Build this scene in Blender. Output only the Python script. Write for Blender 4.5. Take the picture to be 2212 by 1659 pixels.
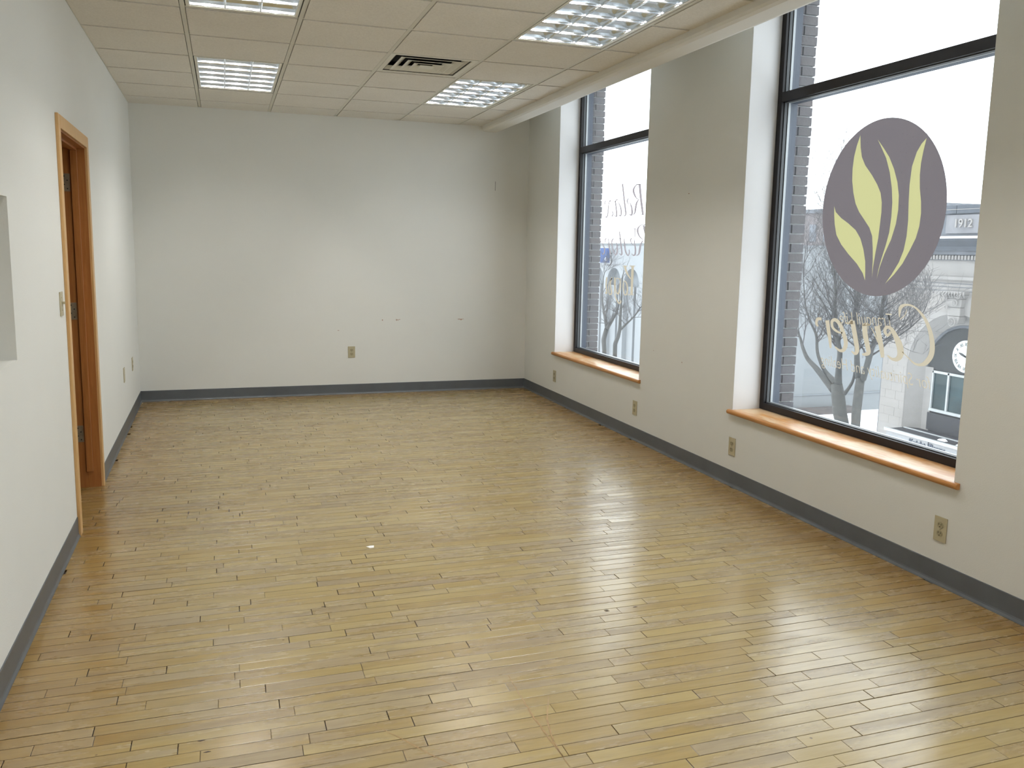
import bpy, bmesh, math, random
from mathutils import Vector, Matrix

for _o in list(bpy.data.objects):
    bpy.data.objects.remove(_o, do_unlink=True)
SC = bpy.context.scene
COL = SC.collection
RND = random.Random(7)

# ------------------------------------------------------------------ camera
cam_data = bpy.data.cameras.new('camera')
cam = bpy.data.objects.new('camera', cam_data); COL.objects.link(cam)
CR = Vector((0.9480939707, -0.3175055851, 0.0175506720))
CU = Vector((0.0281662040, 0.1388255992, 0.9899162176))
CF = Vector((0.3167404104, 0.9380392617, -0.1405626407))
CZ = 1.46985
cam.matrix_world = Matrix(((CR.x, CU.x, -CF.x, 0), (CR.y, CU.y, -CF.y, 0), (CR.z, CU.z, -CF.z, CZ), (0, 0, 0, 1)))
cam_data.sensor_width = 36.0
cam_data.lens = 36.0 * 1817.302 / 2212
cam_data.shift_x = 7.711 / 2212
cam_data.shift_y = -32.134 / 2212
cam_data.clip_start = 0.05; cam_data.clip_end = 500
SC.camera = cam

# ------------------------------------------------------------------ world: white overcast winter sky
wd = bpy.data.worlds.new('overcast_sky'); SC.world = wd; wd.use_nodes = True
bg = wd.node_tree.nodes['Background']
bg.inputs['Color'].default_value = (0.89, 0.95, 1.0, 1)
SKY = 4.5
bg.inputs['Strength'].default_value = SKY
LAMP = 98.0
SC.view_settings.view_transform = 'Standard'
SC.view_settings.look = 'None'
SC.view_settings.gamma = 1.0
SC.view_settings.use_curve_mapping = False
SC.view_settings.exposure = 0.0
cy = SC.cycles
cy.max_bounces = 12; cy.diffuse_bounces = 7; cy.glossy_bounces = 5; cy.transparent_max_bounces = 24; cy.transmission_bounces = 6
cy.sample_clamp_indirect = 6.0; cy.sample_clamp_direct = 0
cy.blur_glossy = 0.8; cy.caustics_reflective = True; cy.caustics_refractive = False
cy.use_denoising = True

# ------------------------------------------------------------------ room numbers (metres; camera stands at x=0, y=0)
H = 2.711          # suspended ceiling
XR = 3.0286        # inner face of window wall
YB = 8.4338        # back wall
YF = -2.6          # wall behind the camera
XL0 = -0.77456; AL = -0.009771
def LX(y): return XL0 + AL * (y - YB)      # left wall runs very slightly out of square
G = 0.6096
XT1 = -0.17171; Y0 = 8.02497
XBM = 2.519        # where the ceiling stops at the bulkhead
ZTOP = 3.18        # slab above the window strip
BH = 0.1025
GX = 3.290

# ------------------------------------------------------------------ material helpers
def new_mat(name):
    m = bpy.data.materials.new(name); m.use_nodes = True
    nt = m.node_tree
    return m, nt, nt.nodes['Principled BSDF']
def N(nt, typ, **kw):
    n = nt.nodes.new(typ)
    for k, v in kw.items():
        if k.startswith('i_'):
            key = k[2:]
            n.inputs[int(key) if key.isdigit() else key].default_value = v
        else: setattr(n, k, v)
    return n
def lk(nt, a, b): nt.links.new(a, b)
def pos(nt, scale=(1, 1, 1)):
    g = N(nt, 'ShaderNodeNewGeometry'); mp = N(nt, 'ShaderNodeMapping'); mp.inputs['Scale'].default_value = scale
    lk(nt, g.outputs['Position'], mp.inputs['Vector']); return mp.outputs['Vector']
def ramp(nt, fac, stops):
    r = N(nt, 'ShaderNodeValToRGB'); e = r.color_ramp.elements
    while len(e) < len(stops): e.new(0.5)
    for k, (p, c) in enumerate(stops):
        e[k].position = p; e[k].color = (*c, 1) if len(c) == 3 else c
    lk(nt, fac, r.inputs['Fac']); return r.outputs['Color']
def mixc(nt, fac, a, b, mode='MIX'):
    m = N(nt, 'ShaderNodeMix', data_type='RGBA', blend_type=mode)
    for sock, v in ((m.inputs[0], fac), (m.inputs[6], a), (m.inputs[7], b)):
        if isinstance(v, (int, float)): sock.default_value = v
        elif isinstance(v, tuple): sock.default_value = (*v, 1) if len(v) == 3 else v
        else: lk(nt, v, sock)
    return m.outputs[2]
def mth(nt, op, a, b=None, c=None, clamp=False):
    m = N(nt, 'ShaderNodeMath', operation=op, use_clamp=clamp)
    for k, v in enumerate((a, b, c)):
        if v is None: continue
        if isinstance(v, (int, float)): m.inputs[k].default_value = v
        else: lk(nt, v, m.inputs[k])
    return m.outputs[0]
def noise(nt, vec, scale, detail=3, rough=0.55, dist=0.0):
    n = N(nt, 'ShaderNodeTexNoise'); n.inputs['Scale'].default_value = scale; n.inputs['Detail'].default_value = detail
    n.inputs['Roughness'].default_value = rough; n.inputs['Distortion'].default_value = dist
    lk(nt, vec, n.inputs['Vector']); return n.outputs['Fac']
def bump(nt, p, hgt, strength, dist):
    b = N(nt, 'ShaderNodeBump'); b.inputs['Strength'].default_value = strength; b.inputs['Distance'].default_value = dist
    lk(nt, hgt, b.inputs['Height']); lk(nt, b.outputs['Normal'], p.inputs['Normal'])
def plain(name, col, rough=0.6, metal=0.0, var=0.06, scale=6.0, bmp=0.0, bscale=60.0, spec=0.5):
    m, nt, p = new_mat(name)
    v = pos(nt); n = noise(nt, v, scale)
    c2 = tuple(max(0, x * (1 - var)) for x in col); c1 = tuple(min(1, x * (1 + var)) for x in col)
    lk(nt, ramp(nt, n, [(0.3, c2), (0.7, c1)]), p.inputs['Base Color'])
    p.inputs['Roughness'].default_value = rough; p.inputs['Metallic'].default_value = metal
    p.inputs['Specular IOR Level'].default_value = spec
    if bmp > 0: bump(nt, p, noise(nt, v, bscale, 4), bmp, 0.002)
    return m
def wood(name, dark, light, rough=0.4, scale=(1, 1, 1), ring=9.0, worn=None):
    m, nt, p = new_mat(name)
    v = pos(nt, scale); n = noise(nt, v, ring, 5, 0.6, 0.6)
    c = ramp(nt, n, [(0.3, dark), (0.55, tuple((a + b) / 2 for a, b in zip(dark, light))), (0.75, light)])
    if worn:
        w = noise(nt, pos(nt, (3, 1, 1)), 4.0, 4, 0.6, 0.4)
        c = mixc(nt, mth(nt, 'SMOOTHSTEP', w, 0.48, 0.62) if False else ramp(nt, w, [(0.42, (0, 0, 0)), (0.62, (1, 1, 1))]), c, worn)
    lk(nt, c, p.inputs['Base Color']); p.inputs['Roughness'].default_value = rough
    bump(nt, p, n, 0.15, 0.001)
    return m

M = {}
M['wall'] = plain('wall_paint', (0.70, 0.70, 0.665), 0.62, var=0.015, scale=1.3, bmp=0.25, bscale=170, spec=0.35)
M['reveal'] = plain('reveal_paint', (0.688, 0.679, 0.679), 0.6, var=0.02, scale=3)
M['bulk'] = plain('bulkhead_paint', (0.72, 0.71, 0.67), 0.7, var=0.02, scale=2)
M['rubber'] = plain('baseboard_vinyl', (0.088, 0.096, 0.104), 0.38, var=0.08, scale=9, bmp=0.1, bscale=200)
M['tee'] = plain('ceiling_grid_paint', (0.60, 0.58, 0.50), 0.45, var=0.02)
M['white_metal'] = plain('white_enamel', (0.68, 0.66, 0.58), 0.4, var=0.03)
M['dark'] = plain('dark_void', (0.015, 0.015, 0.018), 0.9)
M['subfloor'] = plain('seam_dirt', (0.035, 0.02, 0.012), 0.9)
M['frame'] = plain('window_frame_bronze', (0.010, 0.008, 0.009), 0.38, var=0.2, scale=15, spec=0.3)
M['frame_groove'] = plain('window_frame_gasket', (0.06, 0.065, 0.07), 0.5)
M['frame_out'] = plain('outer_frame_metal', (0.038, 0.049, 0.073), 0.5)
M['spacer'] = plain('aluminium_spacer', (0.357, 0.378, 0.391), 0.35, metal=0.2)
M['almond'] = plain('almond_plastic', (0.43, 0.38, 0.25), 0.4, var=0.03)
M['almond_d'] = plain('almond_face', (0.33, 0.29, 0.18), 0.4, var=0.03)
M['slot'] = plain('outlet_slot', (0.03, 0.025, 0.02), 0.6)
M['steel'] = plain('hinge_steel', (0.33, 0.27, 0.19), 0.4, metal=0.6, var=0.15, scale=40)
M['casing'] = wood('casing_oak', (0.52, 0.30, 0.11), (0.62, 0.40, 0.18), 0.38, (14, 14, 0.8), 5)
M['jamb'] = wood('jamb_fir', (0.30, 0.105, 0.025), (0.42, 0.17, 0.05), 0.36, (14, 14, 0.8), 5)
M['sill'] = wood('sill_wood', (0.40, 0.17, 0.045), (0.60, 0.32, 0.12), 0.33, (6, 1.0, 6), 5, worn=(0.60, 0.43, 0.26))
M['nose'] = wood('sill_nose_wood', (0.36, 0.15, 0.035), (0.48, 0.23, 0.07), 0.33, (6, 1.0, 6), 5)
M['mortar'] = plain('brick_mortar', (0.50, 0.515, 0.51), 0.9, var=0.15, scale=30)
M['alum'] = plain('louver_aluminium', (0.78, 0.83, 0.88), 0.17, metal=1.0, var=0.02)
M['housing'] = plain('fixture_white_enamel', (0.85, 0.85, 0.85), 0.4)
M['paper'] = plain('paper', (0.85, 0.84, 0.80), 0.8)
M['scuff'] = plain('torn_paint', (0.40, 0.27, 0.20), 0.9, var=0.3, scale=80)
M['scratch'] = plain('floor_scratch_amber', (0.26, 0.16, 0.06), 0.5, var=0.3, scale=30)

# ceiling tile
m, nt, p = new_mat('ceiling_tile_fibre')
v = pos(nt); a = noise(nt, v, 90, 4, 0.7); b = noise(nt, v, 3, 2)
c = mixc(nt, 0.5, ramp(nt, a, [(0.35, (0.60, 0.57, 0.51)), (0.6, (0.75, 0.72, 0.66))]), ramp(nt, b, [(0.3, (0.68, 0.65, 0.59)), (0.7, (0.73, 0.70, 0.64))]))
lk(nt, c, p.inputs['Base Color']); p.inputs['Roughness'].default_value = 0.95; p.inputs['Specular IOR Level'].default_value = 0.1
bump(nt, p, a, 0.4, 0.002); M['tile'] = m

# maple floor board
m, nt, p = new_mat('worn_maple')
at = N(nt, 'ShaderNodeAttribute', attribute_name='rnd'); R1 = at.outputs['Fac']
R2 = mth(nt, 'FRACT', mth(nt, 'MULTIPLY', R1, 17.31)); R3 = mth(nt, 'FRACT', mth(nt, 'MULTIPLY', R1, 91.7))
gv = N(nt, 'ShaderNodeNewGeometry'); sep = N(nt, 'ShaderNodeSeparateXYZ'); lk(nt, gv.outputs['Position'], sep.inputs[0])
cmb = N(nt, 'ShaderNodeCombineXYZ'); lk(nt, mth(nt, 'MULTIPLY', sep.outputs[0], 2.2), cmb.inputs[0])
lk(nt, mth(nt, 'MULTIPLY', sep.outputs[1], 26.0), cmb.inputs[1]); lk(nt, mth(nt, 'MULTIPLY', R1, 40.0), cmb.inputs[2])
grain = noise(nt, cmb.outputs[0], 2.2, 6, 0.65, 0.5)
base = ramp(nt, R2, [(0.0, (0.296, 0.211, 0.085)), (0.3, (0.348, 0.266, 0.122)), (0.6, (0.385, 0.311, 0.167)), (0.85, (0.333, 0.263, 0.152)), (1.0, (0.281, 0.196, 0.078))])
base = mixc(nt, 0.35, base, ramp(nt, grain, [(0.3, (0.252, 0.189, 0.092)), (0.7, (0.422, 0.348, 0.200))]))
# traffic wear: greyish pink, streaked along the boards
cm2 = N(nt, 'ShaderNodeCombineXYZ'); lk(nt, mth(nt, 'MULTIPLY', sep.outputs[0], 1.0), cm2.inputs[0])
lk(nt, mth(nt, 'MULTIPLY', sep.outputs[1], 5.0), cm2.inputs[1]); lk(nt, mth(nt, 'MULTIPLY', R1, 3.0), cm2.inputs[2])
w1 = noise(nt, cm2.outputs[0], 2.1, 5, 0.62, 0.3)
w2 = noise(nt, pos(nt), 0.55, 3, 0.5, 0.2)
wear = mth(nt, 'ADD', mth(nt, 'MULTIPLY', w1, 0.8), mth(nt, 'ADD', mth(nt, 'MULTIPLY', w2, 0.35), mth(nt, 'MULTIPLY', R3, 0.10)))
wm = ramp(nt, wear, [(0.56, (0, 0, 0)), (0.74, (1, 1, 1))])
# the strips along the walls kept their amber finish
dr = mth(nt, 'SUBTRACT', XR, sep.outputs[0]); dl = mth(nt, 'ADD', sep.outputs[0], 0.77); db = mth(nt, 'SUBTRACT', YB, sep.outputs[1])
edge = mth(nt, 'MINIMUM', mth(nt, 'MINIMUM', dr, mth(nt, 'MULTIPLY', dl, 1.0)), mth(nt, 'MULTIPLY', db, 2.2))
edge = mth(nt, 'ADD', edge, mth(nt, 'MULTIPLY', mth(nt, 'SUBTRACT', w1, 0.5), 0.9))
am = ramp(nt, edge, [(0.05, (1, 1, 1)), (0.62, (0, 0, 0))])
col = mixc(nt, mth(nt, 'MULTIPLY', wm, 0.62), base, ramp(nt, grain, [(0.3, (0.175, 0.135, 0.105)), (0.7, (0.30, 0.248, 0.19))]))
col = mixc(nt, mth(nt, 'MULTIPLY', am, 0.75), col, mixc(nt, 1.0, base, (0.80, 0.60, 0.36), 'MULTIPLY'))
# dark stains and pin knots
st = noise(nt, cm2.outputs[0], 4.5, 6, 0.7, 0.8)
sm = ramp(nt, st, [(0.62, (0, 0, 0)), (0.76, (1, 1, 1))])
col = mixc(nt, mth(nt, 'MULTIPLY', sm, 0.55), col, (0.20, 0.135, 0.10))
vo = N(nt, 'ShaderNodeTexVoronoi'); vo.inputs['Scale'].default_value = 5.0; lk(nt, gv.outputs['Position'], vo.inputs['Vector'])
kn = ramp(nt, vo.outputs['Distance'], [(0.016, (1, 1, 1)), (0.030, (0, 0, 0))])
col = mixc(nt, mth(nt, 'MULTIPLY', kn, 0.8), col, (0.06, 0.03, 0.02))
col = mixc(nt, 1.0, col, (0.93, 0.895, 0.75), 'MULTIPLY')
rm = N(nt, 'ShaderNodeAttribute', attribute_name='rim')      # dirt packed along the board edges
col = mixc(nt, mth(nt, 'MULTIPLY', rm.outputs['Fac'], mth(nt, 'ADD', 0.45, mth(nt, 'MULTIPLY', R3, 0.45))), col, (0.085, 0.05, 0.022))
lk(nt, col, p.inputs['Base Color'])
rg = mth(nt, 'ADD', 0.13, mth(nt, 'ADD', mth(nt, 'MULTIPLY', wm, 0.14), mth(nt, 'MULTIPLY', grain, 0.14)))
lk(nt, rg, p.inputs['Roughness']); p.inputs['Specular IOR Level'].default_value = 0.75
fine = noise(nt, cmb.outputs[0], 9.0, 4, 0.7)
bump(nt, p, mth(nt, 'ADD', mth(nt, 'MULTIPLY', noise(nt, pos(nt), 7.0, 3), 1.0), mth(nt, 'MULTIPLY', fine, 0.25)), 0.16, 0.003)
M['board'] = m

# brick with per-piece tone
m, nt, p = new_mat('dark_brick')
oi = N(nt, 'ShaderNodeObjectInfo'); v = pos(nt); n1 = noise(nt, v, 55, 4, 0.7)
bc = ramp(nt, oi.outputs['Random'], [(0.0, (0.065, 0.058, 0.06)), (0.4, (0.09, 0.076, 0.074)), (0.7, (0.07, 0.068, 0.08)), (1.0, (0.11, 0.09, 0.085))])
lk(nt, mixc(nt, 0.4, bc, ramp(nt, n1, [(0.3, (0.045, 0.042, 0.045)), (0.7, (0.13, 0.12, 0.12))])), p.inputs['Base Color'])
p.inputs['Roughness'].default_value = 0.85; bump(nt, p, n1, 0.6, 0.004); M['brick'] = m

# window glass: thin clear pane that mirrors a little, with a faint bluish washed-out haze mixed in
m = bpy.data.materials.new('window_glass'); m.use_nodes = True; nt = m.node_tree; nt.nodes.clear()
out = N(nt, 'ShaderNodeOutputMaterial'); tr = N(nt, 'ShaderNodeBsdfTransparent'); tr.inputs['Color'].default_value = (0.90, 0.93, 0.93, 1)
gl = N(nt, 'ShaderNodeBsdfGlossy'); gl.inputs['Roughness'].default_value = 0.02
tl = N(nt, 'ShaderNodeBsdfTranslucent'); tl.inputs['Color'].default_value = (0.85, 0.93, 1.0, 1)
ge = N(nt, 'ShaderNodeNewGeometry'); dt = N(nt, 'ShaderNodeVectorMath', operation='DOT_PRODUCT')
lk(nt, ge.outputs['Incoming'], dt.inputs[0]); lk(nt, ge.outputs['Normal'], dt.inputs[1])
ca = mth(nt, 'SUBTRACT', 1.0, mth(nt, 'ABSOLUTE', dt.outputs['Value']))
fr = mth(nt, 'ADD', 0.07, mth(nt, 'MULTIPLY', mth(nt, 'POWER', ca, 5.0), 0.85), clamp=True)
mx0 = N(nt, 'ShaderNodeMixShader'); mx0.inputs[0].default_value = 0.022; lk(nt, tr.outputs[0], mx0.inputs[1]); lk(nt, tl.outputs[0], mx0.inputs[2])
mx = N(nt, 'ShaderNodeMixShader'); lk(nt, fr, mx.inputs[0]); lk(nt, mx0.outputs[0], mx.inputs[1]); lk(nt, gl.outputs[0], mx.inputs[2])
lk(nt, mx.outputs[0], out.inputs[0]); M['glass'] = m

def vinyl(name, thru, front, speck=False):
    m = bpy.data.materials.new(name); m.use_nodes = True; nt = m.node_tree; nt.nodes.clear()
    out = N(nt, 'ShaderNodeOutputMaterial'); a = N(nt, 'ShaderNodeBsdfTranslucent'); b = N(nt, 'ShaderNodeBsdfDiffuse')
    a.inputs['Color'].default_value = (*thru, 1); b.inputs['Color'].default_value = (*front, 1)
    if speck:
        vo = N(nt, 'ShaderNodeTexVoronoi'); vo.inputs['Scale'].default_value = 26; lk(nt, pos(nt), vo.inputs['Vector'])
        k = ramp(nt, vo.outputs['Distance'], [(0.06, (1, 1, 1)), (0.10, (0, 0, 0))])
        lk(nt, mixc(nt, mth(nt, 'MULTIPLY', k, 0.5), thru, tuple(x * 0.45 for x in thru)), a.inputs['Color'])
    s = N(nt, 'ShaderNodeAddShader'); lk(nt, a.outputs[0], s.inputs[0]); lk(nt, b.outputs[0], s.inputs[1]); lk(nt, s.outputs[0], out.inputs[0])
    return m
M['v_oval'] = vinyl('vinyl_grey_brown', (0.07, 0.06, 0.063), (0.10, 0.09, 0.095), True)
M['v_leaf'] = vinyl('vinyl_pale_yellow', (0.248, 0.231, 0.111), (0.12, 0.11, 0.06))
M['v_tan'] = vinyl('vinyl_tan', (0.228, 0.194, 0.144), (0.18, 0.16, 0.13))
M['v_grey'] = vinyl('vinyl_mauve_grey', (0.174, 0.151, 0.157), (0.12, 0.11, 0.11))

m = bpy.data.materials.new('fluorescent_tube'); m.use_nodes = True; nt = m.node_tree; nt.nodes.clear()
out = N(nt, 'ShaderNodeOutputMaterial'); em = N(nt, 'ShaderNodeEmission'); em.inputs['Color'].default_value = (1.0, 0.975, 0.94, 1); em.inputs['Strength'].default_value = LAMP
lk(nt, em.outputs[0], out.inputs[0]); M['tube'] = m

# outdoors
M['stone'] = plain('pale_limestone', (0.243, 0.228, 0.216), 0.85, var=0.07, scale=2.5, bmp=0.2, bscale=8)
M['stone_blk'] = plain('limestone_block', (0.238, 0.220, 0.205), 0.85, var=0.10, scale=1.1)
M['stone_d'] = plain('dark_bluish_stone', (0.096, 0.102, 0.114), 0.85, var=0.25, scale=2.0)
M['panel_grey'] = plain('grey_date_stone', (0.162, 0.159, 0.168), 0.85, var=0.2, scale=2)
M['cornice_dark'] = plain('shaded_cornice_stone', (0.063, 0.07, 0.084), 0.8, var=0.2, scale=3)  # cornice colour holds its soffit shadow; coping reuses the tone
M['infill'] = plain('dark_slate_infill', (0.025, 0.026, 0.027), 0.7, var=0.25, scale=12)
M['slate'] = plain('dark_panel', (0.025, 0.025, 0.031), 0.6, var=0.3, scale=5)
M['snow'] = plain('snow', (0.86, 0.88, 0.90), 0.9, var=0.02, scale=1)
M['wframe'] = plain('painted_window_frame', (0.36, 0.372, 0.372), 0.5)
M['oglass'] = plain('dark_green_glass', (0.02, 0.036, 0.039), 0.25, var=0.5, scale=1.2, spec=0.25)
M['sign_white'] = plain('white_sign_fascia', (0.252, 0.252, 0.255), 0.6)
M['letter'] = plain('grey_sign_letter', (0.059, 0.066, 0.087), 0.5)
M['clock'] = plain('clock_face_white', (0.48, 0.512, 0.499), 0.4, var=0.02)
M['black'] = plain('black_paint', (0.02, 0.02, 0.022), 0.5)
M['render'] = plain('pale_render', (0.198, 0.207, 0.213), 0.9, var=0.05, scale=0.6)
M['render_w'] = plain('white_facade_panel', (0.24, 0.249, 0.258), 0.85, var=0.04, scale=0.7)
M['grey_panel'] = plain('grey_recess_panel', (0.18, 0.192, 0.204), 0.8, var=0.1, scale=2)
M['slit'] = plain('dark_slit_window', (0.10, 0.11, 0.13), 0.4)
M['bark'] = plain('winter_bark', (0.064, 0.062, 0.058), 0.9, var=0.3, scale=14, bmp=0.6, bscale=25)
M['twig'] = plain('twig_bark', (0.07, 0.064, 0.064), 0.9, var=0.2)
M['asphalt'] = plain('wet_asphalt', (0.10, 0.10, 0.105), 0.6, var=0.2, scale=2)
M['farbrick'] = plain('far_brown_brick', (0.132, 0.114, 0.114), 0.9, var=0.2, scale=1.5)
M['blue'] = plain('blue_banner', (0.042, 0.091, 0.252), 0.7)
M['lowwall'] = plain('brown_low_wall', (0.096, 0.084, 0.081), 0.9, var=0.2, scale=3)
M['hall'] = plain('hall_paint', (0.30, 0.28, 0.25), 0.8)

# ------------------------------------------------------------------ mesh helpers
class MB:
    def __init__(s): s.v = []; s.f = []; s.a = []; s.rim = []
    def add(s, vs, fs, a=0.5):
        n = len(s.v); s.v += [tuple(q) for q in vs]; s.f += [tuple(i + n for i in f) for f in fs]; s.a += [a] * len(vs)
    def box(s, x0, x1, y0, y1, z0, z1, a=0.5):
        if x0 > x1: x0, x1 = x1, x0
        if y0 > y1: y0, y1 = y1, y0
        if z0 > z1: z0, z1 = z1, z0
        s.add([(x0, y0, z0), (x1, y0, z0), (x1, y1, z0), (x0, y1, z0), (x0, y0, z1), (x1, y0, z1), (x1, y1, z1), (x0, y1, z1)],
              [(0, 3, 2, 1), (4, 5, 6, 7), (0, 1, 5, 4), (1, 2, 6, 5), (2, 3, 7, 6), (3, 0, 4, 7)], a)
    def prism(s, poly, axis, a0, a1, a=0.5):
        """poly: 2D points; axis 'x','y','z' is the extrusion axis from a0 to a1"""
        n = len(poly)
        def P(p, t): return (t, p[0], p[1]) if axis == 'x' else (p[0], t, p[1]) if axis == 'y' else (p[0], p[1], t)
        vs = [P(p, a0) for p in poly] + [P(p, a1) for p in poly]
        fs = [tuple(range(n))[::-1], tuple(range(n, 2 * n))] + [(i, (i + 1) % n, n + (i + 1) % n, n + i) for i in range(n)]
        s.add(vs, fs, a)
    def tube(s, pts, rad, n=6, cap=True):
        pts = [Vector(q) for q in pts]; rings = []; vs = []; up = None
        for i, q in enumerate(pts):
            d = (pts[min(i + 1, len(pts) - 1)] - pts[max(i - 1, 0)])
            d = d.normalized() if d.length > 1e-9 else Vector((0, 0, 1))
            if up is None:
                up = Vector((1, 0, 0)) if abs(d.x) < 0.8 else Vector((0, 1, 0))
            a = d.cross(up).normalized(); b = a.cross(d).normalized(); up = b
            for k in range(n):
                t = 2 * math.pi * k / n
                vs.append(q + (a * math.cos(t) + b * math.sin(t)) * rad[i])
        fs = []
        for i in range(len(pts) - 1):
            for k in range(n):
                fs.append((i * n + k, i * n + (k + 1) % n, (i + 1) * n + (k + 1) % n, (i + 1) * n + k))
        if cap: fs += [tuple(range(n))[::-1], tuple(range((len(pts) - 1) * n, len(pts) * n))]
        s.add(vs, fs)
    def cyl(s, c, axis, r, h, n=24, r2=None):
        r2 = r if r2 is None else r2
        c = Vector(c); d = Vector(axis).normalized()
        s.tube([c, c + d * h], [r, r2], n)
def empty(name, loc=(0, 0, 0)):
    o = bpy.data.objects.new(name, None); COL.objects.link(o); o.location = loc; o.empty_display_size = 0.1
    return o
def tag(o, label=None, cat=None, group=None, kind=None):
    if label: o['label'] = label
    if cat: o['category'] = cat
    if group: o['group'] = group
    if kind: o['kind'] = kind
    return o
def build(mb, name, mat, parent=None, origin=None, smooth=False, bevel=0.0, seg=2, attr=False, fix=True):
    me = bpy.data.meshes.new(name)
    vs = mb.v
    if origin is not None: vs = [(q[0] - origin[0], q[1] - origin[1], q[2] - origin[2]) for q in vs]
    me.from_pydata(vs, [], mb.f); me.update()
    if attr:
        at = me.attributes.new('rnd', 'FLOAT', 'POINT'); at.data.foreach_set('value', mb.a)
        if mb.rim: at = me.attributes.new('rim', 'FLOAT', 'POINT'); at.data.foreach_set('value', mb.rim)
    if fix:
        bm = bmesh.new(); bm.from_mesh(me); bmesh.ops.recalc_face_normals(bm, faces=bm.faces); bm.to_mesh(me); bm.free()
    me.materials.append(M[mat] if isinstance(mat, str) else mat)
    if smooth:
        for q in me.polygons: q.use_smooth = True
    o = bpy.data.objects.new(name, me); COL.objects.link(o)
    if origin is not None: o.location = origin
    if parent is not None:
        o.parent = parent
        if parent.type == 'EMPTY' or parent.location.length > 0:
            o.matrix_parent_inverse = Matrix.Translation(parent.location).inverted()
    if bevel > 0:
        b = o.modifiers.new('bevel', 'BEVEL'); b.width = bevel; b.segments = seg; b.limit_method = 'ANGLE'; b.angle_limit = math.radians(40)
    return o
def textmesh(txt, size, bold=0.0, shear=0.0, ext=0.002):
    cu = bpy.data.curves.new('lettering', 'FONT'); cu.body = txt; cu.size = size; cu.offset = bold; cu.shear = shear; cu.extrude = ext
    o = bpy.data.objects.new('lettering', cu); COL.objects.link(o)
    bpy.context.view_layer.update()
    dg = bpy.context.evaluated_depsgraph_get(); me = bpy.data.meshes.new_from_object(o.evaluated_get(dg))
    bpy.data.objects.remove(o); bpy.data.curves.remove(cu); return me
def text_object(name, me, mat, parent, ux, uy, origin, sx=1.0, sy=1.0):
    """lay a text mesh in the plane spanned by ux, uy at origin"""
    ux = Vector(ux); uy = Vector(uy); nz = ux.cross(uy)
    for q in me.vertices:
        c = q.co.copy(); q.co = Vector(origin) + ux * (c.x * sx) + uy * (c.y * sy) + nz * c.z
    me.materials.clear(); me.materials.append(M[mat])
    o = bpy.data.objects.new(name, me); COL.objects.link(o)
    if parent is not None:
        o.parent = parent
        if parent.location.length > 0: o.matrix_parent_inverse = Matrix.Translation(parent.location).inverted()
    return o
# ---- flat shapes and limb paths in metres (y, z, half-width on the glass plane; x, y, z, radius for limbs)
LEAVES=[[(3.8469,2.1167),(3.8381,2.0525),(3.8234,2.0004),(3.7929,1.9534),(3.7377,1.8986),(3.6924,1.8455),(3.6632,1.8003),(3.6491,1.75),(3.6463,1.7002),(3.6501,1.6318),(3.6547,1.563),(3.6667,1.4874),(3.6761,1.4111),(3.6787,1.3536),(3.6813,1.4428),(3.6888,1.5126),(3.7001,1.576),(3.7255,1.6207),(3.771,1.6664),(3.812,1.7062),(3.8448,1.7526),(3.868,1.8119),(3.8844,1.8775),(3.8885,1.9423),(3.8832,2.0061),(3.8687,2.0621)],[(4.0162,1.7469),(3.9996,1.7129),(3.9515,1.6781),(3.8902,1.6468),(3.8295,1.6097),(3.7874,1.5639),(3.7583,1.5059),(3.7377,1.4418),(3.7315,1.3839),(3.7284,1.3388),(3.749,1.3769),(3.8006,1.4276),(3.8723,1.4789),(3.936,1.5317),(3.9811,1.5854),(4.0015,1.646),(4.0112,1.6999)],[(3.7134,2.0793),(3.6698,2.0347),(3.6216,1.9811),(3.5812,1.917),(3.5506,1.8483),(3.5333,1.7809),(3.5294,1.7082),(3.5379,1.6355),(3.5625,1.5562),(3.601,1.4817),(3.6279,1.4123),(3.6428,1.3486),(3.6352,1.3995),(3.6197,1.4565),(3.5972,1.5254),(3.5792,1.5934),(3.5728,1.6731),(3.5742,1.7465),(3.5856,1.8203),(3.6086,1.901),(3.6422,1.977),(3.6828,2.0361)],[(3.3811,2.0489),(3.3947,1.9883),(3.4036,1.9313),(3.4049,1.8733),(3.3977,1.8086),(3.3828,1.7435),(3.3762,1.6847),(3.3806,1.6202),(3.3973,1.5613),(3.43,1.5015),(3.4708,1.4345),(3.5221,1.3779),(3.5798,1.3272),(3.5388,1.3774),(3.4959,1.4401),(3.4701,1.5013),(3.4579,1.5737),(3.4562,1.6516),(3.4629,1.7414),(3.4664,1.8307),(3.4604,1.9187),(3.4367,1.9868),(3.4102,2.0246)]]
OVAL=[3.6664,1.7208,0.4637,0.4429,-0.2707,-0.9627]
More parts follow.
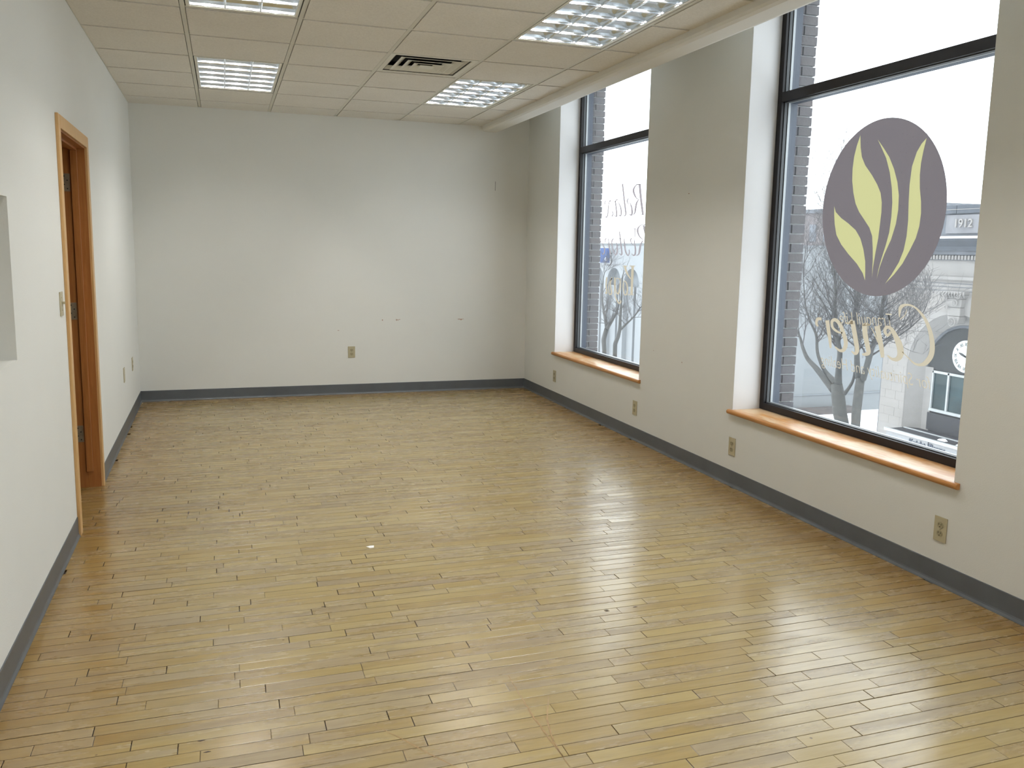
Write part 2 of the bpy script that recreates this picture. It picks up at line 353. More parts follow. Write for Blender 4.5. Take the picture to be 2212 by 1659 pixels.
WORDS = {
'Relax':[[(6.4181,2.0267,0.0075),(6.3855,1.9084,0.0075),(6.3387,1.7778,0.0066)],[(6.4772,2.0285,0.0017),(6.3822,2.0263,0.0017)],[(6.3923,1.7767,0.0021),(6.3031,1.7746,0.0021)],[(6.418,2.0254,0.0021),(6.4768,2.0244,0.0034),(6.5163,2.0021,0.0059),(6.5254,1.9778,0.0068),(6.4972,1.9389,0.0051),(6.4582,1.9121,0.0029),(6.4119,1.9015,0.0017)],[(6.4255,1.9014,0.0033),(6.4596,1.875,0.0059),(6.4745,1.8342,0.0063),(6.4852,1.7973,0.0051),(6.5207,1.7776,0.0021)],[(6.6126,1.9199,0.0034),(6.6336,1.9083,0.0043),(6.6289,1.8869,0.0034),(6.5987,1.8666,0.0017),(6.5599,1.8544,0.0013)],[(6.5911,1.8894,0.0013),(6.5552,1.8542,0.0043),(6.5375,1.8117,0.006),(6.5443,1.7805,0.006),(6.5872,1.7861,0.0021)],[(6.7393,2.0521,0.0052),(6.7061,1.9459,0.0052),(6.6681,1.8377,0.0056),(6.6545,1.7905,0.0052),(6.6776,1.7763,0.0035),(6.6978,1.7855,0.0017)],[(6.8724,1.9112,0.0044),(6.8468,1.8448,0.0049),(6.832,1.7877,0.0053),(6.8463,1.7773,0.0035),(6.8934,1.7919,0.0018)],[(6.8819,1.9029,0.0022),(6.8428,1.9206,0.0044),(6.8224,1.9175,0.0026)],[(6.811,1.8996,0.0018),(6.7624,1.8544,0.0044),(6.7437,1.8064,0.0052),(6.7563,1.7788,0.0044),(6.7971,1.7909,0.0022)],[(6.9271,1.826,0.0036),(6.9094,1.799,0.0036),(6.9335,1.7778,0.0045)],[(6.9603,1.9176,0.0063),(6.9961,1.9083,0.0032),(7.0115,1.838,0.0041),(7.0235,1.7895,0.0045),(7.047,1.7768,0.0045),(7.0713,1.7865,0.0018)],[(7.0902,1.8903,0.0036),(7.0866,1.9125,0.0032),(7.066,1.9227,0.0036)]],
'Restore':[[(6.3179,1.6895,0.0058),(6.3011,1.6484,0.0058),(6.2756,1.6073,0.0049),(6.2582,1.5583,0.0058),(6.2266,1.4444,0.0058)],[(6.2873,1.6929,0.0025),(6.3582,1.6924,0.0025),(6.4104,1.6708,0.005),(6.4217,1.642,0.0063),(6.3863,1.6002,0.0042),(6.3118,1.5667,0.0021)],[(6.3205,1.5647,0.0033),(6.3578,1.5297,0.0058),(6.3719,1.4842,0.0067),(6.3872,1.4508,0.0042),(6.4274,1.4399,0.0021)],[(6.497,1.662,0.0021),(6.4507,1.6612,0.0025)],[(6.4736,1.6595,0.003),(6.4705,1.6009,0.0025),(6.4734,1.5465,0.0021)],[(6.5232,1.5846,0.0038),(6.5457,1.572,0.0043),(6.5294,1.5466,0.003),(6.4805,1.5213,0.0017)],[(6.4791,1.5591,0.0021),(6.4506,1.4962,0.0055),(6.4514,1.4501,0.0055),(6.4831,1.4413,0.0038),(6.5169,1.4537,0.0017)],[(6.6716,1.5856,0.0022),(6.6579,1.5383,0.0052),(6.6387,1.4825,0.0052),(6.6069,1.4485,0.0043),(6.5774,1.4402,0.0039),(6.5583,1.4617,0.0034),(6.567,1.4872,0.0034)],[(6.7652,1.6449,0.0035),(6.7383,1.5601,0.0048),(6.7065,1.4734,0.0053),(6.7089,1.443,0.0048),(6.7545,1.4534,0.0022)],[(6.7952,1.5834,0.0018),(6.7253,1.5817,0.0018)],[(6.8767,1.5849,0.0027),(6.9113,1.5652,0.0045),(6.9042,1.5164,0.004),(6.8669,1.4634,0.0036),(6.8191,1.4418,0.0036),(6.7963,1.4728,0.0053),(6.8056,1.5253,0.004),(6.8335,1.556,0.0022)],[(6.9861,1.5856,0.0027),(6.9648,1.5163,0.0045),(6.9381,1.4449,0.005)],[(7.0286,1.5859,0.0041),(7.0545,1.5748,0.0036),(7.047,1.5477,0.0027)],[(7.1535,1.589,0.0037),(7.1631,1.5708,0.0032),(7.0938,1.5251,0.0028),(7.0642,1.4935,0.0046),(7.0664,1.4526,0.0046),(7.1091,1.4431,0.0028)]],
'Yoga':[[(6.4456,1.352,0.0026),(6.5476,1.3496,0.0027)],[(6.4887,1.3477,0.0086),(6.4894,1.2685,0.0086),(6.49,1.189,0.008),(6.491,1.1126,0.008)],[(6.5643,1.1032,0.0027),(6.4469,1.1098,0.0027)],[(6.6752,1.3466,0.0027),(6.5847,1.3487,0.0027)],[(6.637,1.3441,0.0081),(6.595,1.2916,0.0061),(6.5164,1.241,0.004)],[(6.5689,1.1587,0.0047),(6.58,1.1111,0.0054),(6.6246,1.1019,0.0034),(6.6524,1.1614,0.0041),(6.6416,1.216,0.0027),(6.5952,1.2045,0.004),(6.5689,1.1587,0.0047)],[(6.7204,1.2401,0.0034),(6.7143,1.1653,0.0055),(6.7482,1.1019,0.0055),(6.7976,1.1269,0.0035),(6.811,1.1953,0.0035),(6.7907,1.2375,0.0028),(6.7193,1.2265,0.0034)],[(6.8308,1.2429,0.0042),(6.8236,1.1533,0.0042),(6.801,1.0713,0.0042),(6.7259,1.0207,0.0055),(6.6883,1.0369,0.0041),(6.7203,1.0486,0.0028)],[(6.8869,1.2409,0.0042),(6.9143,1.177,0.0042),(6.8838,1.1015,0.0049),(6.9321,1.0919,0.0035),(6.947,1.1755,0.0028),(6.8863,1.2339,0.0035)],[(6.9932,1.237,0.0057),(7.0042,1.1659,0.005),(6.982,1.0962,0.0057),(7.0242,1.1011,0.0029)]],
'Center':[[(3.4614,1.1613,0.0017),(3.4591,1.2102,0.0069),(3.4195,1.2272,0.0045),(3.367,1.2195,0.0034),(3.3126,1.1844,0.005),(3.272,1.138,0.0066),(3.2451,1.0853,0.0082),(3.2321,1.0316,0.0093),(3.2376,0.9867,0.0099),(3.2651,0.9497,0.0089),(3.2992,0.9351,0.0056),(3.3357,0.9375,0.0039),(3.3749,0.958,0.0023),(3.4231,0.9865,0.0017)],[(3.4563,1.1502,0.0017),(3.4251,1.1756,0.0017),(3.417,1.2047,0.0011)],[(3.5112,1.0796,0.0045),(3.5334,1.0592,0.0054),(3.5542,1.08,0.0064),(3.5442,1.1015,0.0064),(3.5132,1.0975,0.0072),(3.4794,1.0647,0.0099),(3.4441,1.0146,0.0134),(3.4334,0.971,0.0125),(3.4541,0.9436,0.009),(3.49,0.9412,0.0054),(3.5221,0.9554,0.0027)],[(3.6129,1.102,0.012),(3.5867,1.0353,0.011),(3.5694,0.9911,0.0101),(3.5544,0.9399,0.0073)],[(3.653,1.0891,0.0019),(3.6273,1.059,0.0019),(3.5972,1.0157,0.0023)],[(3.7225,1.0968,0.0038),(3.6969,1.1038,0.0066),(3.6641,1.102,0.0028)],[(3.7062,1.0983,0.0113),(3.6936,1.0429,0.0113),(3.6714,0.9887,0.0103),(3.6609,0.9523,0.0094),(3.6923,0.939,0.0056),(3.7059,0.9421,0.0028)],[(3.8591,1.0991,0.0029),(3.8309,1.0967,0.0048),(3.8054,1.1158,0.0067)],[(3.8018,1.1137,0.0105),(3.7827,1.0626,0.0105),(3.7631,1.0071,0.0105),(3.7475,0.9562,0.0095),(3.7622,0.9352,0.0067),(3.7907,0.9462,0.0024)],[(3.8738,1.0392,0.0029),(3.9095,1.0406,0.0049),(3.9551,1.061,0.0059),(3.9659,1.0947,0.0069),(3.9382,1.107,0.0079),(3.9,1.0857,0.0088),(3.8668,1.0399,0.0097),(3.8404,0.989,0.0097),(3.8501,0.9489,0.0087),(3.8843,0.9375,0.0059),(3.9257,0.9549,0.003)],[(4.0069,1.0987,0.01),(3.9899,1.0428,0.009),(3.9737,0.9944,0.008),(3.961,0.9434,0.005)],[(4.0816,1.0569,0.0041),(4.0987,1.0731,0.0061),(4.0899,1.0993,0.0071),(4.0559,1.1021,0.006)]],
}
TREE_A=[[(14.0,16.221,-2.656,0.156),(14.0,16.381,-2.284,0.163),(14.0,16.486,-1.878,0.157),(14.0,16.56,-1.613,0.13)],[(14.0,16.65,-1.777,0.095),(13.971,17.021,-1.512,0.077),(13.942,17.297,-1.311,0.065),(13.913,17.578,-1.128,0.052),(13.884,17.732,-0.904,0.042),(13.855,17.862,-0.608,0.031),(13.826,18.024,-0.335,0.02),(13.797,18.17,0.098,0.011)],[(14.0,16.577,-1.595,0.08),(14.077,16.999,-1.447,0.058),(14.154,17.34,-1.257,0.043),(14.231,17.634,-0.944,0.04),(14.308,17.804,-0.565,0.035),(14.386,18.172,-0.242,0.027),(14.463,18.477,0.073,0.023),(14.54,18.691,0.492,0.016),(14.617,18.875,0.965,0.009)],[(14.0,16.514,-1.606,0.094),(13.825,16.326,-1.111,0.066),(13.65,16.125,-0.751,0.059),(13.475,16.072,-0.375,0.056),(13.3,15.93,0.002,0.048),(13.125,15.772,0.371,0.037),(12.95,15.588,0.771,0.027),(12.775,15.474,1.157,0.017),(12.6,15.489,1.722,0.01)],[(14.0,16.266,-1.809,0.046),(14.0,16.046,-1.512,0.033),(14.0,15.974,-1.233,0.029),(14.0,15.96,-0.964,0.028)],[(14.0,15.816,-2.571,0.102),(14.0,15.829,-2.179,0.108),(14.0,15.799,-1.658,0.107),(14.0,15.776,-1.347,0.097)],[(14.0,15.844,-1.378,0.069),(13.931,15.842,-1.048,0.065),(13.862,15.806,-0.637,0.054),(13.792,15.742,-0.227,0.05),(13.723,15.789,0.169,0.05),(13.654,15.64,0.575,0.043),(13.585,15.686,0.964,0.029),(13.516,15.779,1.545,0.018),(13.447,15.95,2.321,0.01)],[(14.0,15.688,-1.375,0.066),(13.876,15.432,-0.892,0.067),(13.753,15.219,-0.567,0.062),(13.629,14.972,-0.343,0.052),(13.505,14.745,0.024,0.043),(13.382,14.594,0.356,0.037),(13.258,14.439,0.643,0.031),(13.135,14.27,1.014,0.02),(13.011,14.223,1.373,0.013),(12.887,13.978,1.9,0.007)],[(14.0,15.366,-0.272,0.018),(14.0,15.142,-0.367,0.012),(14.0,14.931,-0.383,0.008),(14.0,14.691,-0.243,0.004)]]
TREE_B=[[(14.0,29.783,-2.38,0.086),(14.0,29.888,-1.961,0.092),(14.0,29.638,-1.507,0.088)],[(14.0,29.602,-1.504,0.079),(13.978,29.765,-1.092,0.061),(13.955,29.972,-0.59,0.04),(13.933,29.983,0.168,0.021),(13.91,29.762,0.688,0.012),(13.888,29.249,0.969,0.006)],[(14.0,29.57,-1.471,0.073),(14.0,28.922,-0.905,0.047),(14.0,28.679,-0.592,0.026),(14.0,28.577,-0.205,0.015)],[(14.0,28.831,-2.446,0.083),(13.834,28.492,-1.957,0.082),(13.668,27.913,-1.6,0.072),(13.502,27.467,-1.296,0.065),(13.336,27.135,-0.816,0.05),(13.17,26.749,-0.235,0.038),(13.004,26.426,0.325,0.024),(12.839,26.055,0.659,0.013),(12.673,25.648,0.88,0.005)],[(14.0,28.444,-1.424,0.05),(14.017,27.888,-1.112,0.037),(14.035,27.383,-0.813,0.028),(14.052,27.016,-0.504,0.022),(14.07,26.541,-0.224,0.014),(14.087,26.256,0.093,0.008)]]
SCRATCHES=[[(0.897,2.603),(0.893,2.424),(0.892,2.351),(0.896,2.205),(0.902,2.057)],[(0.983,2.435),(0.927,2.305),(0.903,2.186),(0.902,2.102)],[(0.403,2.429),(0.481,2.315),(0.552,2.201),(0.59,2.145)]]
FLOOR_DOTS=[(-0.226,4.808),(-0.069,4.861),(-0.013,4.792),(0.042,4.7),(-0.378,4.709),(2.067,3.966),(1.459,2.99),(1.589,2.994),(-0.105,2.498),(-0.087,2.433),(0.35,3.36),(1.459,2.999),(3.02,5.136)]

# ================================================================== STRUCTURE
# ---- floor: seam bed + maple strips
mb = MB(); mb.box(-1.3, XR + 0.1, YF - 0.1, YB + 0.1, -0.15, -0.011)
floor = tag(build(mb, 'floor', 'subfloor'), 'worn maple strip floor with pale scuffed boards and dark seams', kind='structure')
BW = 0.0565
def project(x, y, z):
    d = Vector((x, y, z - CZ)); k = d.dot(CF)
    if k < 0.05: return None
    return (1106 - 7.711 + 1817.3 * d.dot(CR) / k, 829.5 - 32.13 - 1817.3 * d.dot(CU) / k)
boards = []
nrow = int((YB - YF) / BW) + 1
dark_rows = set(RND.sample(range(nrow), nrow // 9))
for r in range(nrow):
    y1 = YB - r * BW; y0 = y1 - BW
    g = 0.0013 if r not in dark_rows else 0.0026
    x = LX(y0) - 0.13 - RND.uniform(0.0, 0.4)
    xl = LX(y0) - (0.12 if 4.60 < y0 < 5.5 else -0.002)
    while x < XR - 0.002:
        ln = min(1.25, max(0.14, RND.lognormvariate(math.log(0.40), 0.48)))
        xa, xb = max(x, xl), min(x + ln, XR - 0.002); x += ln
        if xb - xa < 0.03: continue
        e = RND.choice((0.0006, 0.0010, 0.0022))
        dz = [RND.uniform(-0.0004, 0.0) for _ in range(4)]
        boards.append((xa + e, xb - 0.0003, y0 + g, y1 - 0.0002, dz, RND.random()))
def board_geo(mb, b):
    xa, xb, y0, y1, dz, a = b; bz = -0.011; c = 0.0014
    vs = [(xa, y0, bz), (xb, y0, bz), (xb, y1, bz), (xa, y1, bz),
          (xa, y0, dz[0] - .0004), (xb, y0, dz[1] - .0004), (xb, y1, dz[2] - .0004), (xa, y1, dz[3] - .0004),
          (xa + c, y0 + c, dz[0]), (xb - c, y0 + c, dz[1]), (xb - c, y1 - c, dz[2]), (xa + c, y1 - c, dz[3])]
    fs = [(0, 1, 5, 4), (1, 2, 6, 5), (2, 3, 7, 6), (3, 0, 4, 7), (4, 5, 9, 8), (5, 6, 10, 9), (6, 7, 11, 10), (7, 4, 8, 11), (8, 9, 10, 11)]
    mb.add(vs, fs, a); mb.rim += [1.0] * 8 + [0.0] * 4
sc_ = []
for i, b in enumerate(boards):
    best = 0
    cs = [project(b[0], b[2], 0), project(b[1], b[2], 0), project(b[1], b[3], 0), project(b[0], b[3], 0)]
    if all(cs):
        xs = [min(max(c[0], 0), 2212) for c in cs]; ys = [c[1] for c in cs]
        if min(ys) < 1655 and max(ys) > 0:
            best = abs(sum(xs[k] * ys[(k + 1) % 4] - xs[(k + 1) % 4] * ys[k] for k in range(4))) / 2
            if max(xs) - min(xs) < 4: best = 0
    sc_.append(best)
order = sorted(range(len(boards)), key=lambda i: -sc_[i])
single = set(order[:298])
rest = MB()
for i, b in enumerate(boards):
    if i in single:
        mb = MB(); board_geo(mb, b); build(mb, 'floor_board', 'board', floor, attr=True, fix=False)
    else: board_geo(rest, b)
tag(build(rest, 'floor_board_field', 'board', floor, attr=True, fix=False), kind='stuff')
for pts in SCRATCHES:
    mb = MB()
    dense = []
    for (xa, ya), (xb, yb) in zip(pts, pts[1:]):
        for k in range(6):
            t = k / 6; dense.append((xa + (xb - xa) * t + RND.uniform(-.002, .002), ya + (yb - ya) * t))
    dense.append(pts[-1]); vs = []; fs = []
    for k, (x, y) in enumerate(dense):
        w = 0.0026 * (0.3 + 0.7 * math.sin(math.pi * (k + .5) / len(dense))); vs += [(x - w, y, 0.0004), (x + w, y, 0.0004)]
        if k: fs.append((2 * k - 2, 2 * k - 1, 2 * k + 1, 2 * k))
    mb.add(vs, fs); build(mb, 'floor_scratch', 'scratch', floor, fix=False)
for k, (x, y) in enumerate(FLOOR_DOTS):
    mb = MB()
    if k < 5: mb.box(x - 0.003, x + 0.003, y - 0.026, y + 0.026, -0.001, 0.0005)
    else: mb.prism([(x - .011, y), (x - .003, y - .003), (x + .010, y - .001), (x + .002, y + .0035)], 'z', -0.001, 0.0005)
    build(mb, 'board_gap', 'subfloor', floor)

# ---- walls
DY0, DY1, DZ1 = 4.612, 5.500, 2.012       # door opening
NY0, NY1, NZ0, NZ1 = 2.25, 3.452, 1.040, 1.626   # pass-through recess
mb = MB()
def lbox(mb, n0, n1, s0, s1, z0, z1):
    """box beside the left wall: n = distance into the room, s = along the wall"""
    mb.prism([(LX(s0) + n0, s0), (LX(s0) + n1, s0), (LX(s1) + n1, s1), (LX(s1) + n0, s1)], 'z', z0, z1)
T = 0.16
lbox(mb, -T, 0, DY1, YB + 0.1, -0.15, ZTOP); lbox(mb, -T, 0, DY0, DY1, DZ1, ZTOP)
lbox(mb, -T, 0, NY1, DY0, -0.15, ZTOP); lbox(mb, -T, 0, YF, NY0, -0.15, ZTOP)
lbox(mb, -T, 0, NY0, NY1, -0.15, NZ0); lbox(mb, -T, 0, NY0, NY1, NZ1, ZTOP)
wl = tag(build(mb, 'wall_left', 'wall'), 'cream painted left wall with door opening and recess', kind='structure')
mb = MB(); lbox(mb, -0.46, -T + 0.001, NY0 - .1, NY0, NZ0 - .1, NZ1 + .1); lbox(mb, -0.46, -T + 0.001, NY1, NY1 + .1, NZ0 - .1, NZ1 + .1)
lbox(mb, -0.46, -T + 0.001, NY0, NY1, NZ0 - .1, NZ0); lbox(mb, -0.46, -T + 0.001, NY0, NY1, NZ1, NZ1 + .1); lbox(mb, -0.50, -0.46, NY0 - .1, NY1 + .1, NZ0 - .1, NZ1 + .1)
build(mb, 'wall_recess', 'wall', wl)
mb = MB(); mb.box(-1.3, XR + 0.2, YB, YB + 0.12, -0.15, ZTOP)
wb = tag(build(mb, 'wall_back', 'wall'), 'plain cream end wall', kind='structure')
mb = MB(); mb.box(-1.3, XR + 0.2, YF - 0.12, YF, -0.15, ZTOP)
tag(build(mb, 'wall_front', 'wall'), 'plain cream wall behind the viewer', kind='structure')
WIN = [(5.800, 7.574), (2.790, 4.518), (-0.26, 1.47)]
WZ0, WZ1 = 0.462, 3.06
XW = 3.228
mb = MB(); cuts = [YB] + [q for a, b in WIN for q in (b, a)] + [YF]
for k in range(0, len(cuts), 2): mb.box(XR, XW, cuts[k + 1], cuts[k], -0.15, ZTOP)
for a, b in WIN:
    mb.box(XR, XW, a, b, -0.15, WZ0); mb.box(XR, XW, a, b, WZ1, ZTOP)
wr = tag(build(mb, 'wall_right', 'wall'), 'cream window wall with three deep openings', kind='structure')
for a, b in WIN:       # painted drywall returns
    mb = MB(); mb.box(XR + 0.001, XW, b - 0.0015, b + 0.002, 0.49, WZ1); mb.box(XR + 0.001, XW, a - 0.002, a + 0.0015, 0.49, WZ1)
    build(mb, 'window_return', 'reveal', wr)
# exterior brick skin of our own building
mb = MB(); XB0, XB1 = 3.335, 3.478
for k in range(0, len(cuts), 2): mb.box(XW + .001, XB1, cuts[k + 1] + 0.012 - (3 if k == len(cuts) - 2 else 0), cuts[k] - 0.012 + (3 if k == 0 else 0) if False else cuts[k] + (3 if k == 0 else 0.0), -6.78, ZTOP + .8)
for a, b in WIN:
    mb.box(XW + .001, XB1, a, b, -6.78, WZ0 - 0.01); mb.box(XW + .001, XB1, a, b, WZ1, ZTOP + .8)
wx = tag(build(mb, 'wall_exterior', 'mortar'), 'dark brick pier faces outside the windows with pale mortar joints', kind='structure')
CH = 0.0597
brick_cache = {}
def brick(x0, x1, ya, yb, z0, z1):
    key = (round(x1 - x0, 4), round(z1 - z0, 4))
    if key not in brick_cache:
        b_ = MB(); b_.box(0, x1 - x0, 0, yb - ya, 0, z1 - z0)
        o = build(b_, 'brick', 'brick', None); brick_cache[key] = o.data
        for q in o.data.vertices: q.co += Vector((RND.uniform(-.0015, .0015), 0, RND.uniform(-.001, .001)))
        bpy.data.objects.remove(o)
    o = bpy.data.objects.new('brick', brick_cache[key]); COL.objects.link(o); o.location = (x0, ya, z0); o.parent = wx
    o.rotation_euler.z = RND.uniform(-.012, .012)
nb = 0
for wi, (a, b) in enumerate(WIN):
    for side in (1, 0):
        if wi == 2 and side == 0: continue
        if wi == 2: continue
        z = 0.470; k = 0
        if side == 0 and wi == 1: pass
        while z < 3.02:
            ya, yb = (b - 0.004, b + 0.03) if side else (a - 0.03, a + 0.004)
            zz0, zz1 = z, z + CH - 0.0085
            j = RND.uniform(-.003, .003)
            if k % 2 == 0: brick(XB0 + 0.01, XB1 + 0.004 + j, ya, yb, zz0, zz1)
            else:
                brick(XB0 + 0.01, XB0 + 0.045, ya, yb, zz0, zz1); brick(XB0 + 0.055, XB1 + 0.004 + j, ya, yb, zz0, zz1)
            z += CH; k += 1
# ---- slab above and ceiling
mb = MB(); mb.box(-1.3, XB1, YF - .1, YB + .1, ZTOP, ZTOP + 0.1)
ceil = tag(build(mb, 'ceiling', 'bulk'), 'suspended ceiling of square off-white tiles in a metal grid', kind='structure')
FIX = [(1, 1, 3), (1, 5, 7), (4, 1, 3), (4, 5, 7), (1, 9, 11), (4, 9, 11), (1, 13, 15), (4, 13, 15)]   # (column, first row, last row)
VENT = (3, 3)
def xt(i): return XT1 + G * (i - 1)
def yr(j): return Y0 - G * j
NR = int((Y0 - YF) / G) + 1
occupied = {(c, r) for c, r0, r1 in FIX for r in range(r0, r1)} | {VENT}
tw = 0.012; ed = 0.0035
tile_cache = {}
for ci in range(0, 6):
    for rj in range(-1, NR):
        if (ci, rj) in occupied: continue
        y1 = YB - 0.002 if rj == -1 else yr(rj) - tw - ed; y0 = yr(rj + 1) + tw + ed
        if rj == NR - 1: y0 = YF
        if y1 - y0 < .03: continue
        x1 = XBM if ci == 5 else xt(ci + 1) - tw - ed
        zt0, zt1 = H - 0.004, H + 0.012
        mb = MB()
        if ci == 0: mb.prism([(LX(y0) + .004, y0), (x1, y0), (x1, y1), (LX(y1) + .004, y1)], 'z', zt0, zt1)
        else: mb.box(xt(ci) + tw + ed, x1, y0, y1, zt0, zt1)
        build(mb, 'ceiling_tile', 'tile', ceil)
for i in range(1, 6):
    mb = MB(); mb.box(xt(i) - tw, xt(i) + tw, YF, YB, H - 0.001, H + 0.004); mb.box(xt(i) - .002, xt(i) + .002, YF, YB, H + .004, H + .035)
    build(mb, 'ceiling_main_tee', 'tee', ceil)
for j in range(0, NR):
    mb = MB()
    segs = []
    for ci in range(0, 6):
        if (ci, j) in occupied and (ci, j - 1) in occupied: continue
        xa = LX(yr(j)) + .003 if ci == 0 else xt(ci) + tw; xb = XBM if ci == 5 else xt(ci + 1) - tw
        mb.box(xa, xb, yr(j) - tw, yr(j) + tw, H + 0.0002, H + 0.004)
    if mb.v: build(mb, 'ceiling_cross_tee', 'tee', ceil)
mb = MB(); lbox(mb, 0.0, 0.02, YF, YB, H - 0.001, H + 0.003); mb.box(-0.79, XBM, YB - .02, YB, H - .001, H + .003)
build(mb, 'ceiling_wall_angle', 'tee', ceil)
mb = MB(); mb.prism([(XBM, H + .05), (XBM, H - 0.035), (XBM + .006, H - .05), (XBM + 0.03, H - 0.058), (XBM + 0.14, H - 0.060), (XBM + .165, H - .054), (XBM + .17, H - .04), (XBM + 0.17, ZTOP), (XBM + .12, ZTOP)], 'y', YF, YB)
tag(build(mb, 'trim_1', 'bulk'), 'plastered bulkhead edging the suspended ceiling above the windows', kind='structure')

# ---- baseboards (vinyl with a small toe)
def base_profile(s): return [(0, 0), (0.011 * s, 0), (0.010 * s, 0.004), (0.005 * s, 0.013), (0.0035 * s, 0.02), (0.0035 * s, BH - 0.003), (0.002 * s, BH), (0, BH)]
mb = MB(); mb.prism([(XR - a, z) for a, z in base_profile(1)], 'y', YF, YB); tag(build(mb, 'baseboard_right', 'rubber'), 'dark grey vinyl baseboard under the windows', kind='structure')
mb = MB(); mb.prism([(YB - a, z) for a, z in base_profile(1)], 'x', LX(YB), XR); tag(build(mb, 'baseboard_back', 'rubber'), 'dark grey vinyl baseboard along the end wall', kind='structure')
mb = MB()
for s0, s1 in ((YF, 4.552), (5.562, YB)):
    n = len(base_profile(1)); vs = [(LX(s) + a, s, z) for s in (s0, s1) for a, z in base_profile(1)]
    mb.add(vs, [tuple(range(n)), tuple(range(n, 2 * n))] + [(i, (i + 1) % n, n + (i + 1) % n, n + i) for i in range(n)])
tag(build(mb, 'baseboard_left', 'rubber'), 'grey vinyl baseboard either side of the doorway', kind='structure')

# ---- door frame (door leaf is gone, hinges remain)
mb = MB(); lbox(mb, -0.155, -0.0, DY1 - 0.0, DY1 + 0.012, 0, DZ1 + .012); lbox(mb, -0.155, 0, DY0 - 0.012, DY0, 0, DZ1 + .012); lbox(mb, -0.155, 0, DY0, DY1, DZ1, DZ1 + .012)
# sit the lining just proud of the plaster edge
dj = MB(); lbox(dj, -0.158, 0.001, DY1 - 0.010, DY1 + .001, 0, DZ1 - .010); lbox(dj, -0.158, 0.001, DY0 - .001, DY0 + 0.010, 0, DZ1 - .010); lbox(dj, -0.158, 0.001, DY0, DY1, DZ1 - 0.010, DZ1 + .001)
door = tag(build(dj, 'door_1', 'jamb'), 'orange stained wooden door frame in the left wall', kind='structure')
mb = MB(); lbox(mb, -0.075, -0.040, DY1 - 0.022, DY1 - .010, 0.10, DZ1 - .010); build(mb, 'door_stop', 'jamb', door, bevel=.0015)
mb = MB(); lbox(mb, -0.075, -0.040, DY0 + .010, DY0 + 0.022, 0.10, DZ1 - .010); build(mb, 'door_stop', 'jamb', door)
mb = MB(); lbox(mb, -0.075, -0.040, DY0, DY1, DZ1 - 0.022, DZ1 - .010); build(mb, 'door_stop', 'jamb', door)
CW, CT = 0.060, 0.014
mb = MB(); lbox(mb, 0, CT, DY0 - CW, DY0 + .003, 0, DZ1 + CW); build(mb, 'door_casing', 'casing', door, bevel=.002)
mb = MB(); lbox(mb, 0, CT, DY1 - .003, DY1 + CW, 0, DZ1 + CW); build(mb, 'door_casing', 'casing', door, bevel=.002)
mb = MB(); lbox(mb, 0, CT + .0005, DY0, DY1, DZ1 - .003, DZ1 + CW); build(mb, 'door_casing', 'casing', door, bevel=.002)
for z in (1.808, 1.068, 0.332):
    mb = MB(); lbox(mb, -0.128, -0.082, DY1 - 0.0125, DY1 - .010, z - .05, z + .05)
    h = build(mb, 'door_hinge', 'steel', door); h['label'] = 'steel hinge leaf screwed to the frame'
    mb = MB()
    for dz, dn in ((-.035, -.096), (-.012, -.112), (.012, -.096), (.035, -.112)):
        mb.cyl((LX(DY1) + dn, DY1 - .0124, z + dz), (0, -1, 0), .004, .0012, 8)
    build(mb, 'hinge_screw', 'slot', h)
# hall beyond the doorway
mb = MB(); x0 = -2.2
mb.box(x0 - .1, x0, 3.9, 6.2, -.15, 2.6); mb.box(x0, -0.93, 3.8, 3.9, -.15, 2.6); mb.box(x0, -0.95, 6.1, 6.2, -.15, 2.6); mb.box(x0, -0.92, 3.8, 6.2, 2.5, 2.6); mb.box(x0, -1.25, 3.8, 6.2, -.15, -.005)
tag(build(mb, 'wall_hall', 'hall'), 'dim hallway beyond the doorway', kind='structure')

